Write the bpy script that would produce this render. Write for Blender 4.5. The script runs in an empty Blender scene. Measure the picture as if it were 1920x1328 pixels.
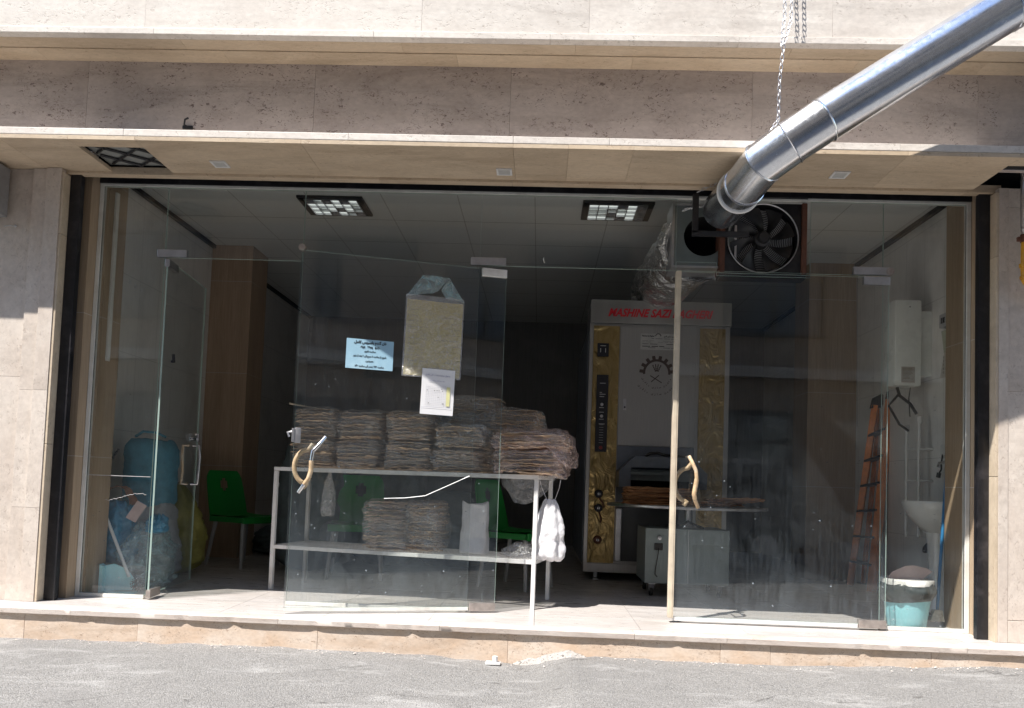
import bpy, bmesh, math, random, unicodedata
from mathutils import Vector, Matrix, noise
R = math.radians
random.seed(7)
scene = bpy.context.scene
COL = scene.collection

# ------------------------------------------------------------------ camera
CAM = Vector((0.0, -4.72, 0.79))
YAW, PITCH, ROLL, F, CY = .0365899, .0502686, .0357381, 1440.0, 835.69
fwd = Vector((-math.sin(YAW)*math.cos(PITCH), math.cos(YAW)*math.cos(PITCH), math.sin(PITCH)))
rt0 = Vector((math.cos(YAW), math.sin(YAW), 0)); up0 = rt0.cross(fwd)
rt = rt0*math.cos(ROLL) + up0*math.sin(ROLL); up = -rt0*math.sin(ROLL) + up0*math.cos(ROLL)
cam_d = bpy.data.cameras.new("camera"); cam = bpy.data.objects.new("camera", cam_d); COL.objects.link(cam)
cam.matrix_world = Matrix(((rt.x, up.x, -fwd.x, CAM.x), (rt.y, up.y, -fwd.y, CAM.y), (rt.z, up.z, -fwd.z, CAM.z), (0, 0, 0, 1)))
cam_d.sensor_width = 36; cam_d.lens = 36*F/1920; cam_d.shift_y = (CY-664)/1920
cam_d.clip_start = .05; cam_d.clip_end = 300
scene.camera = cam
def W(u, v, y):                        # the place seen at photo position (u, v) on the vertical plane y
    d = fwd + rt*((u-960)/F) - up*((v-CY)/F)
    return CAM + d*((y-CAM.y)/d.y)

# ------------------------------------------------------------------ light
SUN = Vector((1.0, 1.0, -2.17)).normalized()
world = bpy.data.worlds.new("World"); scene.world = world; world.use_nodes = True
wn = world.node_tree.nodes; wl = world.node_tree.links
bg = wn["Background"]; sky = wn.new("ShaderNodeTexSky"); sky.sky_type = 'NISHITA'; sky.sun_disc = False
sky.sun_elevation = math.asin(-SUN.z)
sky.sun_rotation = math.atan2(-SUN.x, -SUN.y)
sky.air_density = 1.0; sky.dust_density = .3; sky.ozone_density = 1.6
bg.inputs[1].default_value = .15
wl.new(sky.outputs[0], bg.inputs[0])
sd = bpy.data.lights.new("sun", 'SUN'); sun = bpy.data.objects.new("sun", sd); COL.objects.link(sun)
sd.energy = 4.7; sd.angle = R(.5); sd.color = (1, .95, .88)
sun.rotation_euler = SUN.to_track_quat('-Z', 'Y').to_euler(); sun.location = (-4, -6, 9)
scene.view_settings.view_transform = 'Standard'; scene.view_settings.look = 'None'
scene.view_settings.exposure = 1.0; scene.view_settings.gamma = 1
scene.render.engine = 'CYCLES'
scene.cycles.max_bounces = 10; scene.cycles.transparent_max_bounces = 24; scene.cycles.glossy_bounces = 5
scene.cycles.diffuse_bounces = 5

# ------------------------------------------------------------------ mesh helpers
class MB:
    def __init__(s): s.bm = bmesh.new()
    def bx(s, x0, x1, y0, y1, z0, z1, bev=0, M=None, mi=0):
        vs = [s.bm.verts.new(p) for p in ((x0,y0,z0),(x1,y0,z0),(x1,y1,z0),(x0,y1,z0),(x0,y0,z1),(x1,y0,z1),(x1,y1,z1),(x0,y1,z1))]
        fs = [s.bm.faces.new([vs[i] for i in f]) for f in ((3,2,1,0),(4,5,6,7),(0,1,5,4),(1,2,6,5),(2,3,7,6),(3,0,4,7))]
        for f in fs: f.material_index = mi
        if bev:
            es = list({e for f in fs for e in f.edges})
            r = bmesh.ops.bevel(s.bm, geom=es, offset=bev, segments=2, affect='EDGES', profile=.6)
            vs = list({v for f in r['faces'] for v in f.verts} | {v for v in vs if v.is_valid})
        if M is not None: bmesh.ops.transform(s.bm, matrix=M, verts=vs)
        return s
    def tube(s, pts, r, n=10, cap=True, mi=0, closed=False):
        pts = [Vector(p) for p in pts]; k = len(pts)
        rs = r if isinstance(r, (list, tuple)) else [r]*k
        T = []
        for i in range(k):
            a = pts[i-1] if (i or closed) else pts[0]; b = pts[(i+1) % k] if (i < k-1 or closed) else pts[-1]
            T.append((b-a).normalized())
        up_ = Vector((0,0,1)) if abs(T[0].z) < .9 else Vector((1,0,0))
        n0 = T[0].cross(up_).normalized(); rings = []
        for i in range(k):
            n0 = (n0 - T[i]*n0.dot(T[i])).normalized(); b0 = T[i].cross(n0)
            rings.append([s.bm.verts.new(pts[i] + (n0*math.cos(a)+b0*math.sin(a))*rs[i]) for a in [2*math.pi*j/n for j in range(n)]])
        for i in range(k if closed else k-1):
            A, B = rings[i], rings[(i+1) % k]
            for j in range(n):
                f = s.bm.faces.new((A[j], A[(j+1) % n], B[(j+1) % n], B[j])); f.material_index = mi
        if cap and not closed:
            s.bm.faces.new(rings[0][::-1]).material_index = mi; s.bm.faces.new(rings[-1]).material_index = mi
        return s
    def cyl(s, a, b, r, n=16, r2=None, mi=0): return s.tube([a, b], [r, r if r2 is None else r2], n, True, mi)
    def lathe(s, prof, c=(0,0,0), n=32, ax='z', mi=0, cap=True):
        rings = []
        for (r, h) in prof:
            ring = []
            for j in range(n):
                a = 2*math.pi*j/n; x, y = r*math.cos(a), r*math.sin(a)
                p = {'z': (x, y, h), 'y': (x, h, y), 'x': (h, x, y)}[ax]
                ring.append(s.bm.verts.new((p[0]+c[0], p[1]+c[1], p[2]+c[2])))
            rings.append(ring)
        for A, B in zip(rings, rings[1:]):
            for j in range(n): s.bm.faces.new((A[j], A[(j+1)%n], B[(j+1)%n], B[j])).material_index = mi
        if not cap: return s
        if prof[0][0] > 1e-5: s.bm.faces.new(rings[0][::-1]).material_index = mi
        if prof[-1][0] > 1e-5: s.bm.faces.new(rings[-1]).material_index = mi
        return s
    def prism(s, poly, a0, a1, ax='y', mi=0):
        def q(p, a): return {'y': (p[0], a, p[1]), 'z': (p[0], p[1], a), 'x': (a, p[0], p[1])}[ax]
        A = [s.bm.verts.new(q(p, a0)) for p in poly]; B = [s.bm.verts.new(q(p, a1)) for p in poly]
        s.bm.faces.new(A).material_index = mi; s.bm.faces.new(B[::-1]).material_index = mi
        for i in range(len(poly)):
            j = (i+1) % len(poly); s.bm.faces.new((A[i], B[i], B[j], A[j])).material_index = mi
        return s
    def grid(s, fn, nu, nv, wrapu=False, mi=0):
        V = [[s.bm.verts.new(fn(i/nu, j/nv)) for j in range(nv+1)] for i in range(nu if wrapu else nu+1)]
        for i in range(nu):
            for j in range(nv):
                a, b = V[i], V[(i+1) % len(V)]
                s.bm.faces.new((a[j], b[j], b[j+1], a[j+1])).material_index = mi
        return s
    def mesh(s, name, mats, smooth=None):
        bmesh.ops.recalc_face_normals(s.bm, faces=s.bm.faces)
        me = bpy.data.meshes.new(name); s.bm.to_mesh(me); s.bm.free()
        for m in (mats if isinstance(mats, (list, tuple)) else [mats]): me.materials.append(m)
        if smooth:
            for p in me.polygons: p.use_smooth = True
            me.set_sharp_from_angle(angle=R(smooth))
        return me
    def build(s, name, mats, parent=None, smooth=None, label=None, cat=None, loc=None, rz=0, group=None, kind=None, rot=None):
        o = bpy.data.objects.new(name, s.mesh(name, mats, smooth)); COL.objects.link(o)
        if parent: o.parent = parent
        if loc: o.location = loc
        if rz: o.rotation_euler = (0, 0, rz)
        if rot: o.rotation_euler = rot
        return tag(o, label, cat, group, kind)
def tag(o, label=None, cat=None, group=None, kind=None):
    if label: o['label'] = label
    if cat: o['category'] = cat
    if group: o['group'] = group
    if kind: o['kind'] = kind
    return o
def thing(name, label, cat, loc=(0,0,0), rz=0, group=None, kind=None, rot=None):
    o = bpy.data.objects.new(name, None); COL.objects.link(o); o.location = loc
    o.rotation_euler = rot if rot else (0, 0, rz); o.empty_display_size = .1
    return tag(o, label, cat, group, kind)
def link(name, me, parent, loc=(0,0,0), rot=(0,0,0), sc=(1,1,1)):
    o = bpy.data.objects.new(name, me); COL.objects.link(o); o.parent = parent
    o.location = loc; o.rotation_euler = rot; o.scale = sc; return o
def dup(root, loc, rz=None, label=None, group=None):
    r = root.copy(); COL.objects.link(r); r.location = loc
    if rz is not None: r.rotation_euler = (0, 0, rz)
    if label: r['label'] = label
    if group: r['group'] = group
    for ch in list(root.children):
        c = ch.copy(); COL.objects.link(c); c.parent = r
        for g in list(ch.children):
            d = g.copy(); COL.objects.link(d); d.parent = c
    return r
def N(v, sc=1.0, seed=0.0): return noise.noise(Vector(v)*sc + Vector((seed, seed*1.7, seed*.3)))
# Arabic letters joined and laid out right to left
FORM = {}
for cp in list(range(0xFB50, 0xFDF0)) + list(range(0xFE70, 0xFEFF)):
    d = unicodedata.decomposition(chr(cp)).split()
    if len(d) == 2 and d[0] in ('<isolated>', '<initial>', '<medial>', '<final>'): FORM.setdefault((int(d[1], 16), d[0][1:4]), chr(cp))
def fa(t):
    out = []
    for i, ch in enumerate(t):
        c = ord(ch)
        def joins_next(k): return (k, 'ini') in FORM
        def joins_prev(k): return (k, 'fin') in FORM
        p = i > 0 and joins_next(ord(t[i-1])) and joins_prev(c)
        n = i < len(t)-1 and joins_next(c) and joins_prev(ord(t[i+1]))
        f = 'med' if p and n else 'fin' if p else 'ini' if n else 'iso'
        out.append(FORM.get((c, f), ch))
    s = ''.join(reversed(out)); res = ''; run = ''      # digit runs read left to right
    for ch in s:
        if ch.isdigit() or (ch == '/' and run): run += ch
        else: res += run[::-1] + ch; run = ''
    return res + run[::-1]
def text(s, size, mat, parent, loc, name='lettering', width=None, shear=0, bold=0, rot=(R(90), 0, 0), ext=.0004):
    cu = bpy.data.curves.new('lettering', 'FONT'); cu.body = s; cu.size = size; cu.align_x = 'CENTER'; cu.align_y = 'CENTER'
    cu.shear = shear; cu.offset = bold; cu.extrude = ext; cu.resolution_u = 3
    o = bpy.data.objects.new('lettering', cu); COL.objects.link(o); bpy.context.view_layer.update()
    me = bpy.data.meshes.new_from_object(o.evaluated_get(bpy.context.evaluated_depsgraph_get()))
    bpy.data.objects.remove(o); bpy.data.curves.remove(cu)
    if not me.vertices: return None
    cyy = (max(v.co.y for v in me.vertices) + min(v.co.y for v in me.vertices))/2
    if len(s) > 1:
        for v in me.vertices: v.co.y -= cyy
    w = max(v.co.x for v in me.vertices) - min(v.co.x for v in me.vertices)
    cx = (max(v.co.x for v in me.vertices) + min(v.co.x for v in me.vertices))/2
    k = width/w if width else 1
    for v in me.vertices: v.co.x = (v.co.x-cx)*k
    me.materials.clear(); me.materials.append(mat)
    return link(name, me, parent, loc, rot)

# ------------------------------------------------------------------ materials
class NT:
    def __init__(s, name):
        s.m = bpy.data.materials.new(name); s.m.use_nodes = True; s.t = s.m.node_tree; s.n = s.t.nodes; s.l = s.t.links
        s.b = s.n["Principled BSDF"]; s.out = s.n["Material Output"]
        s.co = s.n.new("ShaderNodeTexCoord"); s.obj = s.co.outputs['Object']
    def new(s, t, **k):
        n = s.n.new(t)
        for a, b in k.items(): setattr(n, a, b)
        return n
    def set(s, sock, v):
        if isinstance(v, bpy.types.NodeSocket): s.l.new(v, sock)
        elif isinstance(v, (tuple, list)) and len(v) == 3 and sock.type == 'RGBA': sock.default_value = (*v, 1)
        else: sock.default_value = v
    def mapping(s, sc=(1,1,1), vec=None, rot=(0,0,0)):
        n = s.new("ShaderNodeMapping"); s.l.new(vec or s.obj, n.inputs[0]); n.inputs['Scale'].default_value = sc; n.inputs['Rotation'].default_value = rot
        return n.outputs[0]
    def noise(s, scale, detail=4, rough=.5, vec=None, dist=0):
        n = s.new("ShaderNodeTexNoise"); s.l.new(vec or s.obj, n.inputs['Vector']); n.inputs['Scale'].default_value = scale
        n.inputs['Detail'].default_value = detail; n.inputs['Roughness'].default_value = rough; n.inputs['Distortion'].default_value = dist
        return n.outputs[0]
    def vor(s, scale, vec=None, feat='F1', out=0):
        n = s.new("ShaderNodeTexVoronoi"); n.feature = feat; s.l.new(vec or s.obj, n.inputs['Vector']); n.inputs['Scale'].default_value = scale
        return n.outputs[out]
    def ramp(s, fac, a, b, ca=0., cb=1., clamp=True):
        n = s.new("ShaderNodeMapRange"); s.set(n.inputs[0], fac); n.inputs[1].default_value = a; n.inputs[2].default_value = b
        n.inputs[3].default_value = ca; n.inputs[4].default_value = cb; return n.outputs[0]
    def math(s, op, a, b=0., c=0.):
        n = s.new("ShaderNodeMath", operation=op); s.set(n.inputs[0], a); s.set(n.inputs[1], b)
        return n.outputs[0]
    def mix(s, fac, a, b):
        n = s.new("ShaderNodeMix", data_type='RGBA'); s.set(n.inputs[0], fac); s.set(n.inputs[6], a); s.set(n.inputs[7], b); return n.outputs[2]
    def mul(s, a, b):
        n = s.new("ShaderNodeMix", data_type='RGBA', blend_type='MULTIPLY'); n.inputs[0].default_value = 1; s.set(n.inputs[6], a); s.set(n.inputs[7], b); return n.outputs[2]
    def bump(s, h, strength=.3, dist=.01):
        n = s.new("ShaderNodeBump"); n.inputs['Strength'].default_value = strength; n.inputs['Distance'].default_value = dist
        s.l.new(h, n.inputs['Height']); s.l.new(n.outputs[0], s.b.inputs['Normal']); return n.outputs[0]
    def rnd(s): return s.new("ShaderNodeNewGeometry").outputs['Random Per Island']
    def p(s, **k):
        for a, v in k.items(): s.set(s.b.inputs[{'col':'Base Color','rough':'Roughness','metal':'Metallic','ior':'IOR','spec':'Specular IOR Level','sub':'Subsurface Weight','trans':'Transmission Weight','coat':'Coat Weight','aniso':'Anisotropic'}[a]], v)
        return s
    def z(s):
        n = s.new("ShaderNodeSeparateXYZ"); s.l.new(s.obj, n.inputs[0]); return n.outputs

def stone(name, c1, c2, pit=(.25,.2,.15), sc=1., stretch=(1,1,1.6), pits=.5, var=.12, rough=.5):
    t = NT(name); rn = t.rnd()
    off = t.new("ShaderNodeVectorMath", operation='ADD'); t.l.new(t.obj, off.inputs[0])
    cb = t.new("ShaderNodeCombineXYZ")
    for i in range(3): t.l.new(t.math('MULTIPLY', rn, 17.0+i*9), cb.inputs[i])
    t.l.new(cb.outputs[0], off.inputs[1])
    v = t.mapping((sc*stretch[0], sc*stretch[1], sc*stretch[2]), off.outputs[0])
    cl = t.noise(2.2, 6, .6, v, .6); fine = t.noise(26, 5, .65, v)
    col = t.mix(t.ramp(cl, .35, .68), c1, c2); st_ = t.noise(1.1, 7, .65, t.mapping((.6, 1, 2.4), v), 1.4); col = t.mix(t.ramp(st_, .50, .66, 0, .6), col, tuple(x*.8 for x in c2)); col = t.mix(t.ramp(t.noise(9, 6, .7, v, .8), .58, .75, 0, .5), col, tuple(min(1, x*1.12) for x in c1))
    col = t.mul(col, t.mix(t.ramp(fine, .3, .7), (.86,.85,.84), (1.04,1.03,1.02)))
    a = t.math('ADD', t.math('MULTIPLY', rn, var*2), 1-var)
    cc = t.new("ShaderNodeCombineColor")
    for i in range(3): t.l.new(a, cc.inputs[i])
    col = t.mul(col, cc.outputs[0])
    pn = t.noise(38, 3, .6, v, 1.2); pn2 = t.noise(5, 3, .5, v)
    pm = t.math('MULTIPLY', t.ramp(pn, .585, .64), t.ramp(pn2, .44, .56)); 
    vein = t.ramp(t.math('ABSOLUTE', t.math('SUBTRACT', t.noise(6, 5, .6, v, 2.0), .5)), 0, .012, 1, 0)
    vein = t.math('MULTIPLY', vein, t.ramp(t.noise(3, 2, .5, v), .5, .62))
    m = t.math('MULTIPLY', t.math('MAXIMUM', pm, t.math('MULTIPLY', vein, .5)), pits)
    col = t.mix(m, col, pit)
    t.p(col=col, rough=rough)
    t.bump(t.math('SUBTRACT', t.math('MULTIPLY', fine, .25), m), .35, .004)
    return t.m
def simple(name, col, rough=.5, metal=0, nz=.12, nsc=20, bump=.0, coat=0, dirt=None, dsc=3):
    t = NT(name); n = t.noise(nsc, 5, .6)
    c = t.mul(col, t.mix(t.ramp(n, .3, .7), (1-nz,)*3, (1+nz*.4,)*3))
    if dirt: c = t.mix(t.ramp(t.noise(dsc, 6, .65), .5, .72, 0, .7), c, dirt)
    t.p(col=c, rough=t.ramp(n, .2, .8, max(rough-.08, .02), min(rough+.1, 1)), metal=metal, coat=coat)
    if bump: t.bump(n, bump, .004)
    return t.m
M = {}
M['fascia'] = stone('pale_travertine', (.68,.645,.60), (.58,.535,.49), (.27,.22,.18), 1.1)
M['lintel'] = stone('grey_travertine', (.53,.465,.43), (.425,.365,.335), (.13,.09,.08), 1.2, pits=.9)
M['soffit'] = stone('honey_travertine', (.62,.51,.38), (.53,.42,.30), (.24,.16,.1), 1.0, stretch=(1,3,2), var=.07)
M['ledge'] = stone('white_travertine', (.74,.70,.65), (.66,.61,.56), (.3,.25,.2), 1.2, var=.05)
M['pilaster'] = stone('cream_travertine', (.63,.57,.515), (.545,.475,.42), (.33,.27,.23), 1.4, stretch=(1,1,.8), var=.05)
M['reveal'] = stone('buff_travertine', (.60,.51,.40), (.52,.43,.32), (.3,.22,.16), 1.2, stretch=(1,1,.6), var=.06)
M['riser'] = stone('orange_limestone', (.66,.57,.49), (.58,.44,.33), (.3,.21,.15), 1.9, pits=.9, var=.09)
M['slabedge'] = stone('worn_marble', (.62,.57,.53), (.54,.46,.41), (.2,.14,.11), 2.2, stretch=(.6,1,2), var=.06)
# marble floor with veins running along x
t = NT('veined_marble'); rn = t.rnd(); v = t.mapping((.55, 2.6, 1)); a = t.noise(3.5, 8, .65, v, 1.5); b_ = t.noise(11, 6, .7, v, .8)
c = t.mix(t.ramp(a, .38, .62), (.45,.42,.405), (.56,.535,.525)); c = t.mix(t.ramp(b_, .55, .75, 0, .55), c, (.42,.33,.31))
c = t.mul(c, t.mix(rn, (.9,.9,.9), (1.03,1.02,1.0))); c = t.mix(t.ramp(t.noise(2, 5, .6), .5, .75, 0, .4), c, (.38,.34,.30))
t.p(col=c, rough=t.ramp(b_, .3, .7, .22, .42)); M['marble'] = t.m
# asphalt
t = NT('worn_asphalt'); v1 = t.vor(170, feat='F1', out=1); d = t.vor(170); big = t.noise(1.3, 5, .6); med = t.noise(7, 5, .6); fi = t.noise(160, 3, .7)
sep = t.new("ShaderNodeSeparateColor"); t.l.new(v1, sep.inputs[0])
agg = t.mix(t.ramp(sep.outputs[0], .2, .95), (.19,.183,.175), (.38,.37,.355))
c = t.mix(t.ramp(d, .42, .75), agg, (.13,.128,.125)); c = t.mix(t.ramp(t.noise(34, 5, .75, dist=2.5), .45, .62, 0, .7), c, (.31,.30,.29)); c = t.mix(t.ramp(t.noise(70, 4, .7, dist=3.), .60, .66, 0, .7), c, (.12,.118,.115))
c = t.mix(t.ramp(med, .45, .7, 0, .35), c, (.25,.243,.235)); 
c = t.mix(t.ramp(t.noise(.9, 6, .6, dist=.8), .42, .66, 0, .45), c, (.17,.165,.16)); cr_ = t.new('ShaderNodeTexVoronoi'); cr_.feature = 'DISTANCE_TO_EDGE'; cr_.inputs['Scale'].default_value = 1.3; wv = t.new('ShaderNodeVectorMath', operation='ADD'); t.l.new(t.obj, wv.inputs[0]); wc = t.new('ShaderNodeCombineXYZ'); wn1 = t.noise(7, 5, .7); t.l.new(t.math('MULTIPLY', wn1, .35), wc.inputs[0]); t.l.new(t.math('MULTIPLY', wn1, .3), wc.inputs[1]); t.l.new(wc.outputs[0], wv.inputs[1]); t.l.new(wv.outputs[0], cr_.inputs['Vector']); c = t.mix(t.math('MULTIPLY', t.ramp(cr_.outputs[0], 0, .010, .8, 0), t.ramp(t.noise(1.1, 3, .5), .5, .6)), c, (.06,.058,.055)); wn_ = t.noise(2.4, 6, .7, t.mapping((1, 2.6, 1)), .5); c = t.mix(t.ramp(wn_, .54, .78, 0, .5), c, (.58,.57,.56))
oil = t.noise(5, 3, .5, t.mapping((1, 2, 1), rot=(0,0,.4))); c = t.mix(t.ramp(oil, .70, .76, 0, .7), c, (.07,.065,.06))
t.p(col=c, rough=.9); t.bump(t.math('ADD', t.math('SUBTRACT', .5, d), t.math('MULTIPLY', fi, .6)), .8, .006); M['asphalt'] = t.m
t = NT('rough_mortar'); a = t.noise(30, 6, .7); c = t.mix(t.ramp(a, .3, .7), (.34,.32,.30), (.50,.47,.44)); c = t.mix(t.ramp(t.noise(60, 4, .7, dist=1), .56, .62), c, (.1,.09,.08))
t.p(col=c, rough=.95); t.bump(a, 1, .02); M['mortar'] = t.m
# ceramic tile printed like wood
def wood(name, c1, c2):
    t = NT(name); v = t.mapping((30, 30, 1.2)); a = t.noise(3, 7, .65, v, .4); b = t.noise(1.2, 4, .5, t.mapping((9, 9, .6)))
    c = t.mix(t.ramp(a, .32, .68), c1, c2); c = t.mul(c, t.mix(t.ramp(b, .3, .7), (.85,.84,.82), (1.05,1.05,1.05)))
    zz = t.z()[2]; g = t.math('FRACT', t.math('MULTIPLY', t.math('ADD', zz, .02), 1/.89)); c = t.mix(t.ramp(g, .9955, .996), c, (.5,.45,.4))
    t.p(col=c, rough=.42); t.bump(a, .15, .002); return t.m
M['wood'] = wood('wood_look_tile', (.44,.34,.24), (.32,.235,.16)); M['wood_dark'] = wood('brown_wood_look_tile', (.48,.35,.25), (.36,.25,.17))
def wall_tile(name, c1, c2, tz=.6, ty=.3):
    t = NT(name); v = t.mapping((60, 60, 1.5)); a = t.noise(2, 6, .6, v); b = t.noise(2.5, 5, .6)
    c = t.mix(t.ramp(a, .3, .7), c1, c2); c = t.mix(t.ramp(b, .5, .75, 0, .35), c, (.30,.29,.28))
    X, Y_, Z_ = t.z()
    gz = t.ramp(t.math('FRACT', t.math('MULTIPLY', t.math('ADD', Z_, .1), 1/tz)), .994, .995)
    gy = t.ramp(t.math('FRACT', t.math('MULTIPLY', t.math('ADD', t.math('ADD', X, Y_), 8), 1/ty)), .990, .991)
    c = t.mix(t.math('MULTIPLY', t.math('MAXIMUM', gz, gy), .6), c, (.22,.21,.2)); t.p(col=c, rough=.35); return t.m
M['walltile'] = wall_tile('pale_wall_tile', (.82,.80,.77), (.72,.71,.68)); M['backtile'] = wall_tile('shaded_wall_tile', (.20,.20,.20), (.14,.14,.14), .3, .6)  # back tile coloured dark for the shade deep in the shop
t = NT('ceiling_board'); X, Y_, Z_ = t.z(); v = t.mapping((4, 60, 4)); a = t.noise(3, 4, .6, v)
g1 = t.ramp(t.math('FRACT', t.math('MULTIPLY', t.math('ADD', X, 9.1), 1/.6)), .985, .99); g2 = t.ramp(t.math('FRACT', t.math('MULTIPLY', t.math('ADD', Y_, 9.12), 1/.6)), .988, .992)
c = t.mix(t.ramp(a, .3, .7), (.70,.72,.71), (.62,.64,.63)); c = t.mix(g1, c, (.38,.38,.36)); c = t.mix(g2, c, (.08,.08,.08)); t.p(col=c, rough=.45); M['ceiling'] = t.m
M['black'] = simple('black_paint', (.012,.012,.015), .38, 0, .4, 30, .1, dirt=(.05,.045,.05), dsc=9)
M['blackmetal'] = simple('dark_steel', (.03,.03,.033), .4, .3, .3, 25, .1)
M['void'] = simple('void_black', (.012,.012,.012), .9)  # near-black colour puts the darkness of cavities into the surface
M['white'] = simple('white_paint', (.74,.74,.74), .4, 0, .08, 12, .05, dirt=(.45,.43,.4), dsc=5)
M['cleanwhite'] = simple('white_enamel', (.84,.87,.83), .28, 0, .05, 6, coat=.3, dirt=(.60,.62,.56), dsc=3)
M['alu'] = simple('cream_aluminium', (.72,.72,.68), .4, 0, .1, 15, dirt=(.5,.47,.42), dsc=4)
M['beige'] = simple('beige_edge_tape', (.62,.54,.42), .55, 0, .25, 8, .15, dirt=(.40,.31,.24), dsc=3)
M['chrome'] = simple('polished_steel', (.62,.62,.63), .22, 1, .15, 12)
M['satin'] = simple('satin_steel', (.55,.55,.57), .38, 1, .2, 14)
M['dirtysteel'] = simple('stained_steel', (.50,.45,.42), .45, .8, .3, 18, dirt=(.25,.18,.15), dsc=12)
M['rust'] = simple('red_oxide_steel', (.13,.05,.03), .7, .1, .35, 22, .2)
M['greyplastic'] = simple('grey_plastic', (.42,.42,.43), .5)
M['pvc'] = simple('white_pvc', (.68,.68,.66), .35)
M['rubber'] = simple('black_rubber', (.02,.02,.02), .6)
M['green'] = simple('green_plastic', (.015,.26,.045), .35, 0, .1, 5, coat=.1)
M['orange'] = simple('orange_fibreglass', (.85,.27,.06), .42, 0, .25, 18, .1, dirt=(.36,.13,.06), dsc=6)
M['bluebroom'] = simple('blue_broom_pole', (.03,.19,.42), .4)
M['stick'] = simple('white_rod', (.70,.72,.72), .4)
M['wrap'] = simple('tan_tape_wrap', (.56,.40,.24), .5, 0, .3, 30, .2, dirt=(.72,.66,.55), dsc=14)
M['rubberfoot'] = M['rubber']
M['paper_b'] = simple('pale_blue_paper', (.33,.54,.68), .75, 0, .04, 6, dirt=(.52,.72,.82), dsc=5)
M['paper_y'] = simple('faded_yellow_card', (.48,.38,.08), .7, 0, .10, 8, .05, dirt=(.52,.43,.13), dsc=6)
M['paper_w'] = simple('white_printed_paper', (.80,.80,.82), .7, 0, .03, 5)
M['ink'] = simple('black_ink', (.012,.012,.02), .6); M['ink2'] = simple('faded_ink', (.18,.16,.09), .7); M['inkb'] = simple('violet_ink', (.16,.15,.32), .7)
M['line'] = simple('table_rule_ink', (.50,.50,.55), .7)
M['ylw'] = simple('yellow_highlight', (.76,.74,.38), .7)
M['red'] = simple('red_vinyl', (.62,.015,.03), .35)
M['lamp'] = None
M['yellowpaint'] = simple('yellow_gas_paint', (.62,.31,.02), .35, 0, .2, 20, .1, dirt=(.30,.17,.05), dsc=12)
M['bluefab'] = simple('blue_bag_fabric', (.09,.30,.42), .7, 0, .25, 16, .3)
M['yfab'] = simple('yellow_sack_plastic', (.36,.34,.10), .42, 0, .35, 7, .8)
M['greysack'] = simple('grey_sack', (.42,.43,.45), .7, 0, .25, 9, .4)
M['blueplast'] = simple('blue_crumpled_film', (.05,.25,.42), .3, 0, .4, 14, .6)
M['cyan'] = simple('pale_cyan_plastic', (.30,.66,.74), .35, 0, .06, 6)
M['brownfab'] = simple('brown_cardboard', (.30,.14,.08), .8, 0, .3, 12, .2)
M['pinkcard'] = simple('pinkish_card', (.52,.40,.38), .75, 0, .2, 10, .1)
M['sinkc'] = simple('white_ceramic', (.72,.72,.69), .18, 0, .05, 5, coat=.4)
M['darksack'] = simple('dark_sack', (.10,.13,.14), .7, 0, .4, 9, .3)  # dark plastic colour of the sacks themselves
M['cart'] = simple('grey_green_sheet_metal', (.20,.235,.235), .42, .35, .15, 9, .04)
# brushed steel
t = NT('brushed_steel'); a = t.noise(4, 6, .65, t.mapping((60, 1, 1.0))); b_ = t.noise(1.5, 4, .6)
t.p(col=t.mix(t.ramp(a, .3, .7), (.36,.355,.35), (.45,.44,.43)), metal=.75, rough=t.ramp(b_, .3, .7, .30, .45)); t.bump(a, .06, .002); M['brushed'] = t.m
t = NT('brushed_header'); a = t.noise(4, 6, .65, t.mapping((50, 1, .6))); b_ = t.noise(2.2, 3, .5, t.mapping((1, 1, .1)))
t.p(col=t.mix(t.ramp(b_, .35, .65), (.30,.30,.295), (.48,.47,.45)), metal=.8, rough=.36); M['header'] = t.m
# gold film, crumpled
t = NT('crumpled_gold_film'); a = t.noise(6, 3, .5, t.mapping((1.3, 1, .8)), 2.2); b_ = t.noise(22, 3, .5, dist=1.)
t.p(col=t.mix(t.ramp(a, .3, .7), (.31,.22,.085), (.43,.32,.15)), metal=.8, rough=.30); t.bump(t.math('ADD', a, t.math('MULTIPLY', b_, .06)), .8, .03); M['gold'] = t.m
# galvanised sheet
t = NT('galvanised_sheet'); v1 = t.vor(60, out=1); sp = t.new("ShaderNodeSeparateColor"); t.l.new(v1, sp.inputs[0]); a = t.noise(5, 5, .6)
t.p(col=t.mix(sp.outputs[0], (.66,.69,.74), (.74,.77,.82)), metal=.97, rough=t.ramp(t.math('ADD', t.math('MULTIPLY', sp.outputs[1], .25), a), .3, 1.0, .16, .30)); t.bump(t.math('ADD', a, t.math('MULTIPLY', sp.outputs[0], .02)), .10, .012); M['galv'] = t.m
t = NT('insulation_foil'); a = t.noise(9, 4, .55, t.mapping((1, 1, 2.2)), 1.0); b_ = t.noise(40, 3, .6)
t.p(col=(.60,.60,.60), metal=.95, rough=.26); t.bump(t.math('ADD', a, t.math('MULTIPLY', b_, .2)), 1, .06); M['foil'] = t.m
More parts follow.
